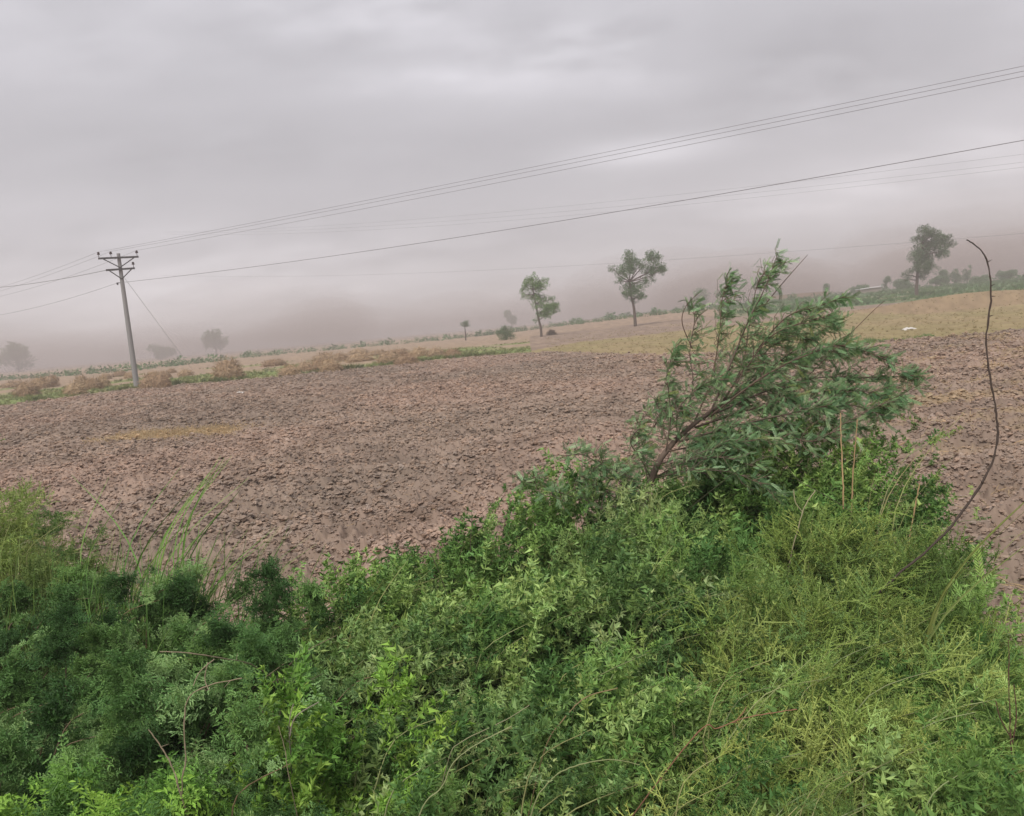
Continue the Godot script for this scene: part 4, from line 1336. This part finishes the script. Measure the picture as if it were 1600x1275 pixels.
func build_details() -> void:
	stick("thorny_twig", "tall bare dark thorny twig arching against the sky on the right", "twig", "", [[1330, 975, 3.6], [1395, 905, 3.6], [1460, 850, 3.6], [1505, 798, 3.6], [1543, 738, 3.6], [1558, 690, 3.6], [1556, 640, 3.6], [1546, 585, 3.6], [1541, 530, 3.6], [1548, 470, 3.6], [1545, 420, 3.6], [1533, 392, 3.6], [1511, 375, 3.6]], 0.0095, 0.0042, Color(0.085, 0.065, 0.055), 34)
	var dry := Color(0.31, 0.26, 0.18)
	var gd := "dry sticks among the left bushes"
	stick("dry_stick", "pale dry stick bending over at its top above the forked pair", "stick", gd, [[450, 1085, 3.1], [400, 1042, 2.75], [345, 1028, 2.5], [290, 1020, 2.42], [250, 1018, 2.4]], 0.0042, 0.0022, dry, 4, [[[335, 1030, 2.45], [312, 1050, 2.42], [302, 1072, 2.4]], [[325, 1035, 2.45], [320, 1060, 2.44], [326, 1078, 2.42]]])
	stick("dry_stick", "long pale dry stick curving up and over to the right", "stick", gd, [[285, 1240, 2.1], [290, 1190, 2.1], [288, 1130, 2.1], [295, 1090, 2.1], [330, 1070, 2.1], [378, 1060, 2.12]], 0.0042, 0.002, dry, 4)
	stick("dry_stick", "thick pale dry stick leaning to the left", "stick", gd, [[284, 1245, 2.08], [272, 1205, 2.08], [255, 1172, 2.08], [232, 1140, 2.08]], 0.0045, 0.0022, dry, 5)
	stick("dry_stick", "thin grey upright dead stem right of the leaning stick", "stick", gd, [[458, 1220, 2.6], [454, 1175, 2.4], [452, 1130, 2.3], [458, 1100, 2.3]], 0.0045, 0.002, Color(0.3, 0.26, 0.22), 5, [[[453, 1150, 2.3], [462, 1120, 2.3], [498, 1097, 2.3]]])
	stick("dry_stick", "thin pale stem left of the grey upright dead stem", "stick", gd, [[452, 1215, 2.3], [445, 1170, 2.3], [435, 1135, 2.3]], 0.003, 0.0015, dry)
	stick("red_twig", "red-brown twig slanting up to the right inside the bushes", "twig", "", [[1090, 1145, 2.3], [1120, 1138, 2.3], [1160, 1123, 2.3], [1200, 1115, 2.3], [1245, 1108, 2.3]], 0.0035, 0.002, Color(0.3, 0.16, 0.1), 3, [[[1150, 1126, 2.3], [1160, 1115, 2.3], [1166, 1105, 2.3]]])
	var gs := "thin bare stems over the tangled bushes"
	stick("bare_stem", "orange-brown arched stem below the centre", "stem", gs, [[850, 1175, 2.3], [880, 1125, 2.3], [915, 1090, 2.3], [965, 1075, 2.3]], 0.0032, 0.002, Color(0.29, 0.22, 0.12))
	stick("bare_stem", "long pale green arched stem along the bottom, left of centre", "stem", gs, [[655, 1275, 2.0], [690, 1230, 2.0], [710, 1190, 2.0], [750, 1160, 2.0], [800, 1135, 2.0]], 0.0032, 0.0018, Color(0.3, 0.34, 0.17))
	stick("bare_stem", "pale green arched stem along the bottom, right of centre", "stem", gs, [[830, 1275, 2.0], [855, 1225, 2.0], [890, 1200, 2.0], [950, 1187, 2.0], [1000, 1195, 2.0]], 0.0034, 0.0018, Color(0.26, 0.3, 0.14))
	stick("bare_stem", "stiff pale stem pointing up right through the middle", "stem", gs, [[700, 1190, 2.5], [720, 1160, 2.5], [790, 1125, 2.5], [830, 1100, 2.5]], 0.0028, 0.0015, Color(0.34, 0.33, 0.2))
	stick("bare_stem", "forked straw-coloured stem right of the tall shrub's trunk", "stem", gs, [[1238, 860, 4.2], [1250, 815, 4.2], [1258, 790, 4.2], [1274, 766, 4.2]], 0.007, 0.004, Color(0.42, 0.38, 0.24), 0, [[[1254, 800, 4.2], [1243, 785, 4.2], [1240, 765, 4.2]]])
	stick("bare_stem", "thin dark stem slanting down across the right bushes", "stem", gs, [[1190, 715, 4.4], [1250, 752, 4.3], [1300, 780, 4.2], [1330, 800, 4.1]], 0.004, 0.002, Color(0.1, 0.1, 0.06))
	stick("bare_stem", "thin dark twig standing out against the soil left of the tangled bushes", "stem", gs, [[735, 860, 4.6], [737, 820, 4.6], [738, 790, 4.6], [748, 765, 4.6], [768, 745, 4.6]], 0.0035, 0.0016, Color(0.12, 0.09, 0.07), 3, [[[738, 815, 4.6], [760, 795, 4.6], [778, 775, 4.6]]])
	stick("bare_stem", "crooked dark twig over the soil at the left end of the tangled bushes", "stem", gs, [[680, 880, 4.4], [660, 850, 4.4], [636, 830, 4.4], [642, 812, 4.4], [668, 800, 4.4]], 0.0035, 0.0014, Color(0.12, 0.09, 0.07), 3)
	stick("bare_stem", "short upright dark twig alone against the soil", "stem", gs, [[607, 900, 4.4], [606, 850, 4.4], [604, 800, 4.4], [603, 785, 4.4]], 0.0028, 0.0013, Color(0.14, 0.11, 0.09))
	stick("bare_stem", "dark curved twig above the tangled bush crest", "stem", gs, [[782, 860, 4.8], [790, 810, 4.8], [797, 785, 4.8], [792, 765, 4.8]], 0.0035, 0.0016, Color(0.12, 0.1, 0.07), 2)
	stick("bare_stem", "red-brown upright double stem near the right edge", "stem", gs, [[1585, 1240, 2.6], [1580, 1170, 2.6], [1577, 1090, 2.6], [1576, 1000, 2.6]], 0.0055, 0.002, Color(0.13, 0.07, 0.055), 6, [[[1580, 1170, 2.6], [1588, 1120, 2.6], [1584, 1070, 2.6]], [[1578, 1150, 2.6], [1562, 1120, 2.6], [1556, 1095, 2.6]]])
	stick("bare_stem", "pale looping stem on the soil near the right edge", "stem", gs, [[1570, 1190, 2.9], [1540, 1150, 2.9], [1520, 1115, 2.9], [1520, 1085, 2.9], [1530, 1068, 2.9]], 0.004, 0.002, Color(0.36, 0.32, 0.22))
	var gk := "dry upright stalks right of the tall shrub"
	var straw := Color(0.45, 0.31, 0.17)
	stick("dry_stalk", "tall straw-coloured stalk, left one of the upright pair", "stalk", gk, [[1318, 790, 4.5], [1316, 730, 4.5], [1314, 680, 4.5], [1313, 645, 4.5]], 0.009, 0.004, straw)
	stick("dry_stalk", "tall brown stalk, right one of the upright pair", "stalk", gk, [[1330, 800, 4.5], [1333, 740, 4.5], [1337, 690, 4.5], [1340, 655, 4.5]], 0.009, 0.004, straw * 0.75)
	stick("dry_stalk", "shorter dry stalk farther right of the upright pair", "stalk", gk, [[1420, 850, 4.3], [1428, 800, 4.3], [1434, 770, 4.3], [1437, 755, 4.3]], 0.008, 0.004, straw * 0.8)
	var gt := [Color(0.12, 0.24, 0.06), Color(0.17, 0.31, 0.08), Color(0.22, 0.35, 0.1)]
	grass("tall dark green grass blades arching over the soil on the left", Vector2(235, 930), 4.5, [[350, 715, 0.1], [362, 712, 0.15], [355, 718, 0.1], [340, 722, 0.05], [283, 728, 0.0], [330, 740, 0.2], [335, 733, 0.1], [375, 765, 0.1], [390, 745, 0.15], [430, 824, 0.1], [425, 838, 0.0], [470, 868, 0.1], [345, 800, 0.1], [320, 790, 0.0], [372, 770, 0.05], [345, 712, 0.1], [300, 760, 0.0]], 190, 0.65, Vector2(0.8, 1.25), 0.5, 0.0105, gt)
	grass("short upright grass blades left of the arching ones", Vector2(165, 930), 4.6, [[112, 742, 0.1], [170, 745, 0.0], [190, 780, 0.0]], 110, 0.65, Vector2(0.8, 1.2), 0.35, 0.009, gt)
	grass("pale yellowish fine grass at the left edge above the dark bush", Vector2(15, 900), 4.7, [[30, 740, 0], [60, 790, 0], [45, 760, 0.0]], 110, 0.8, Vector2(0.9, 1.5), 0.3, 0.005, [Color(0.2, 0.27, 0.08), Color(0.26, 0.32, 0.11), Color(0.17, 0.23, 0.08)])
	grass("fine pale grass between the left edge and the short blades", Vector2(100, 900), 4.8, [], 120, 0.8, Vector2(0.8, 1.25), 0.4, 0.005, [Color(0.2, 0.25, 0.08), Color(0.25, 0.28, 0.11)])
	grass("long pale grass stems streaming right beside the thorny twig", Vector2(1330, 870), 4.2, [[1510, 640, 0.2], [1480, 660, 0.2], [1500, 700, 0.1], [1470, 645, 0.1], [1555, 630, 0.3]], 24, 0.4, Vector2(0.8, 1.3), 0.5, 0.006, [Color(0.26, 0.28, 0.12), Color(0.33, 0.31, 0.16)])
	grass("broad grass blades reaching right past the thorny twig's foot", Vector2(1440, 950), 3.2, [[1610, 775, 0.0], [1615, 785, 0.0], [1610, 845, 0.0], [1620, 765, 0.1]], 14, 0.3, Vector2(0.5, 0.9), 0.5, 0.011, [Color(0.16, 0.2, 0.06), Color(0.2, 0.24, 0.08)])
	grass("thin pale grass on the bank left of the tangled bushes", Vector2(540, 970), 4.0, [[640, 870, 0], [620, 890, 0], [600, 905, 0]], 26, 0.4, Vector2(0.6, 0.95), 0.5, 0.007, [Color(0.3, 0.32, 0.14), Color(0.22, 0.27, 0.1)])
	# a low shrub branch with broad folded leaves at the right edge
	rng.seed = 99


# ------------------------------------------------------------------ airborne dust
func dust(label: String, px: float, py: float, depth: float, size: Vector3, density: float) -> void:
	var f := FogVolume.new()
	f.name = numbered("dust_cloud")
	f.shape = RenderingServer.FOG_VOLUME_SHAPE_ELLIPSOID
	f.size = size
	var m := FogMaterial.new()
	m.density = density
	m.albedo = Color(0.82, 0.75, 0.715)
	f.material = m
	add_child(f)
	f.position = at(px, py, depth)
	tag(f, label, "dust", "", "stuff")

func build_dust() -> void:
	rng.seed = 606
	# billows of a dust front: [x, y, height in metres], each of several thin overlapping puffs
	for bank in [["brown dust front rising behind the far trees on the right", 1600, 425, 58.0, 17], ["brown dust front behind the tall shrub's tip", 1180, 455, 48.0, 18],
			["dust front behind the slender tree", 860, 480, 38.0, 10], ["dust front on the horizon between pole and trees", 540, 505, 38.0, 10], ["low dust front on the horizon at the left", 120, 550, 40.0, 12]]:
		for k in bank[4]:
			dust(bank[0], bank[1] + rf(-190, 190), bank[2] + rf(-10, 34), rf(260, 480), Vector3(rf(40, 120), bank[3] * rf(0.35, 1.0), rf(45, 80)), rf(0.0012, 0.0042) * (1.5 if bank[1] > 1000 else 0.9))


func _ready() -> void:
	for spec in [[noise_a, 7, 0.06, 3], [noise_b, 19, 0.09, 4], [noise_c, 33, 0.08, 3]]:
		var nz: FastNoiseLite = spec[0]
		nz.seed = spec[1]
		nz.frequency = spec[2]
		nz.fractal_octaves = spec[3]
	noise_d.seed = 5
	noise_d.noise_type = FastNoiseLite.TYPE_CELLULAR
	noise_d.cellular_return_type = FastNoiseLite.RETURN_DISTANCE
	noise_d.frequency = 1.0
	noise_d.fractal_type = FastNoiseLite.FRACTAL_NONE
	noise_d.domain_warp_enabled = true
	noise_d.domain_warp_amplitude = 0.6
	noise_d.domain_warp_frequency = 1.2
	cam_basis = Basis.from_euler(Vector3(deg_to_rad(PITCH), 0, 0)) * Basis(Vector3(0, 0, 1), deg_to_rad(ROLL))
	# camera
	var cam := Camera3D.new()
	cam.name = "camera"
	add_child(cam)
	cam.transform = Transform3D(cam_basis, EYE)
	cam.fov = rad_to_deg(2.0 * atan(637.5 / FOCAL))
	cam.near = 0.05
	cam.far = 6000.0
	cam.current = true
	# sky, haze and exposure
	var env := Environment.new()
	env.background_mode = Environment.BG_SKY
	env.sky = make_sky()
	env.tonemap_mode = Environment.TONE_MAPPER_LINEAR
	env.tonemap_exposure = 2.0
	env.fog_enabled = true
	env.fog_density = 0.002
	env.fog_light_color = Color(0.95, 0.91, 0.9)
	env.volumetric_fog_enabled = true
	env.volumetric_fog_density = 0.0
	env.sdfgi_enabled = true
	env.ssao_enabled = true
	env.ssil_enabled = true
	var we := WorldEnvironment.new()
	we.name = "world"
	we.environment = env
	add_child(we)
	# the veiled sun, high and behind the viewer
	var sun := DirectionalLight3D.new()
	sun.name = "sun"
	add_child(sun)
	sun.light_energy = 0.5
	sun.light_angular_distance = 35.0
	sun.light_color = Color(1.0, 0.97, 0.93)
	sun.shadow_enabled = true
	sun.look_at_from_position(Vector3(-3, 9, 6), Vector3.ZERO)
	# materials
	M.soil = matte(0.95)
	M.soil.metallic_specular = 0.15
	M.leaf = matte(0.42, 0.45)
	M.leaf.metallic_specular = 0.25
	M.bark = matte(0.85)
	M.straw = matte(0.8, 0.2)
	M.straw_core = matte(0.9)
	M.metal = matte(0.5)
	M.concrete = matte(0.85)
	M.plastic = matte(0.5, 0.3)
	var tones := [Color(0.37, 0.27, 0.18), Color(0.33, 0.235, 0.155), Color(0.4, 0.295, 0.19)]
	for k in 3:
		M["heap%d" % k] = tinted(M.straw_core, tones[k])
		M["strand%d" % k] = tinted(M.straw, tones[k] * 1.1)
	build_ground()
	build_clods()
	build_straw_litter()
	build_verges()
	build_far_things()
	build_trees()
	build_pole()
	build_heaps()
	build_bushes()
	build_tall_shrub()
	build_details()
	build_dust()
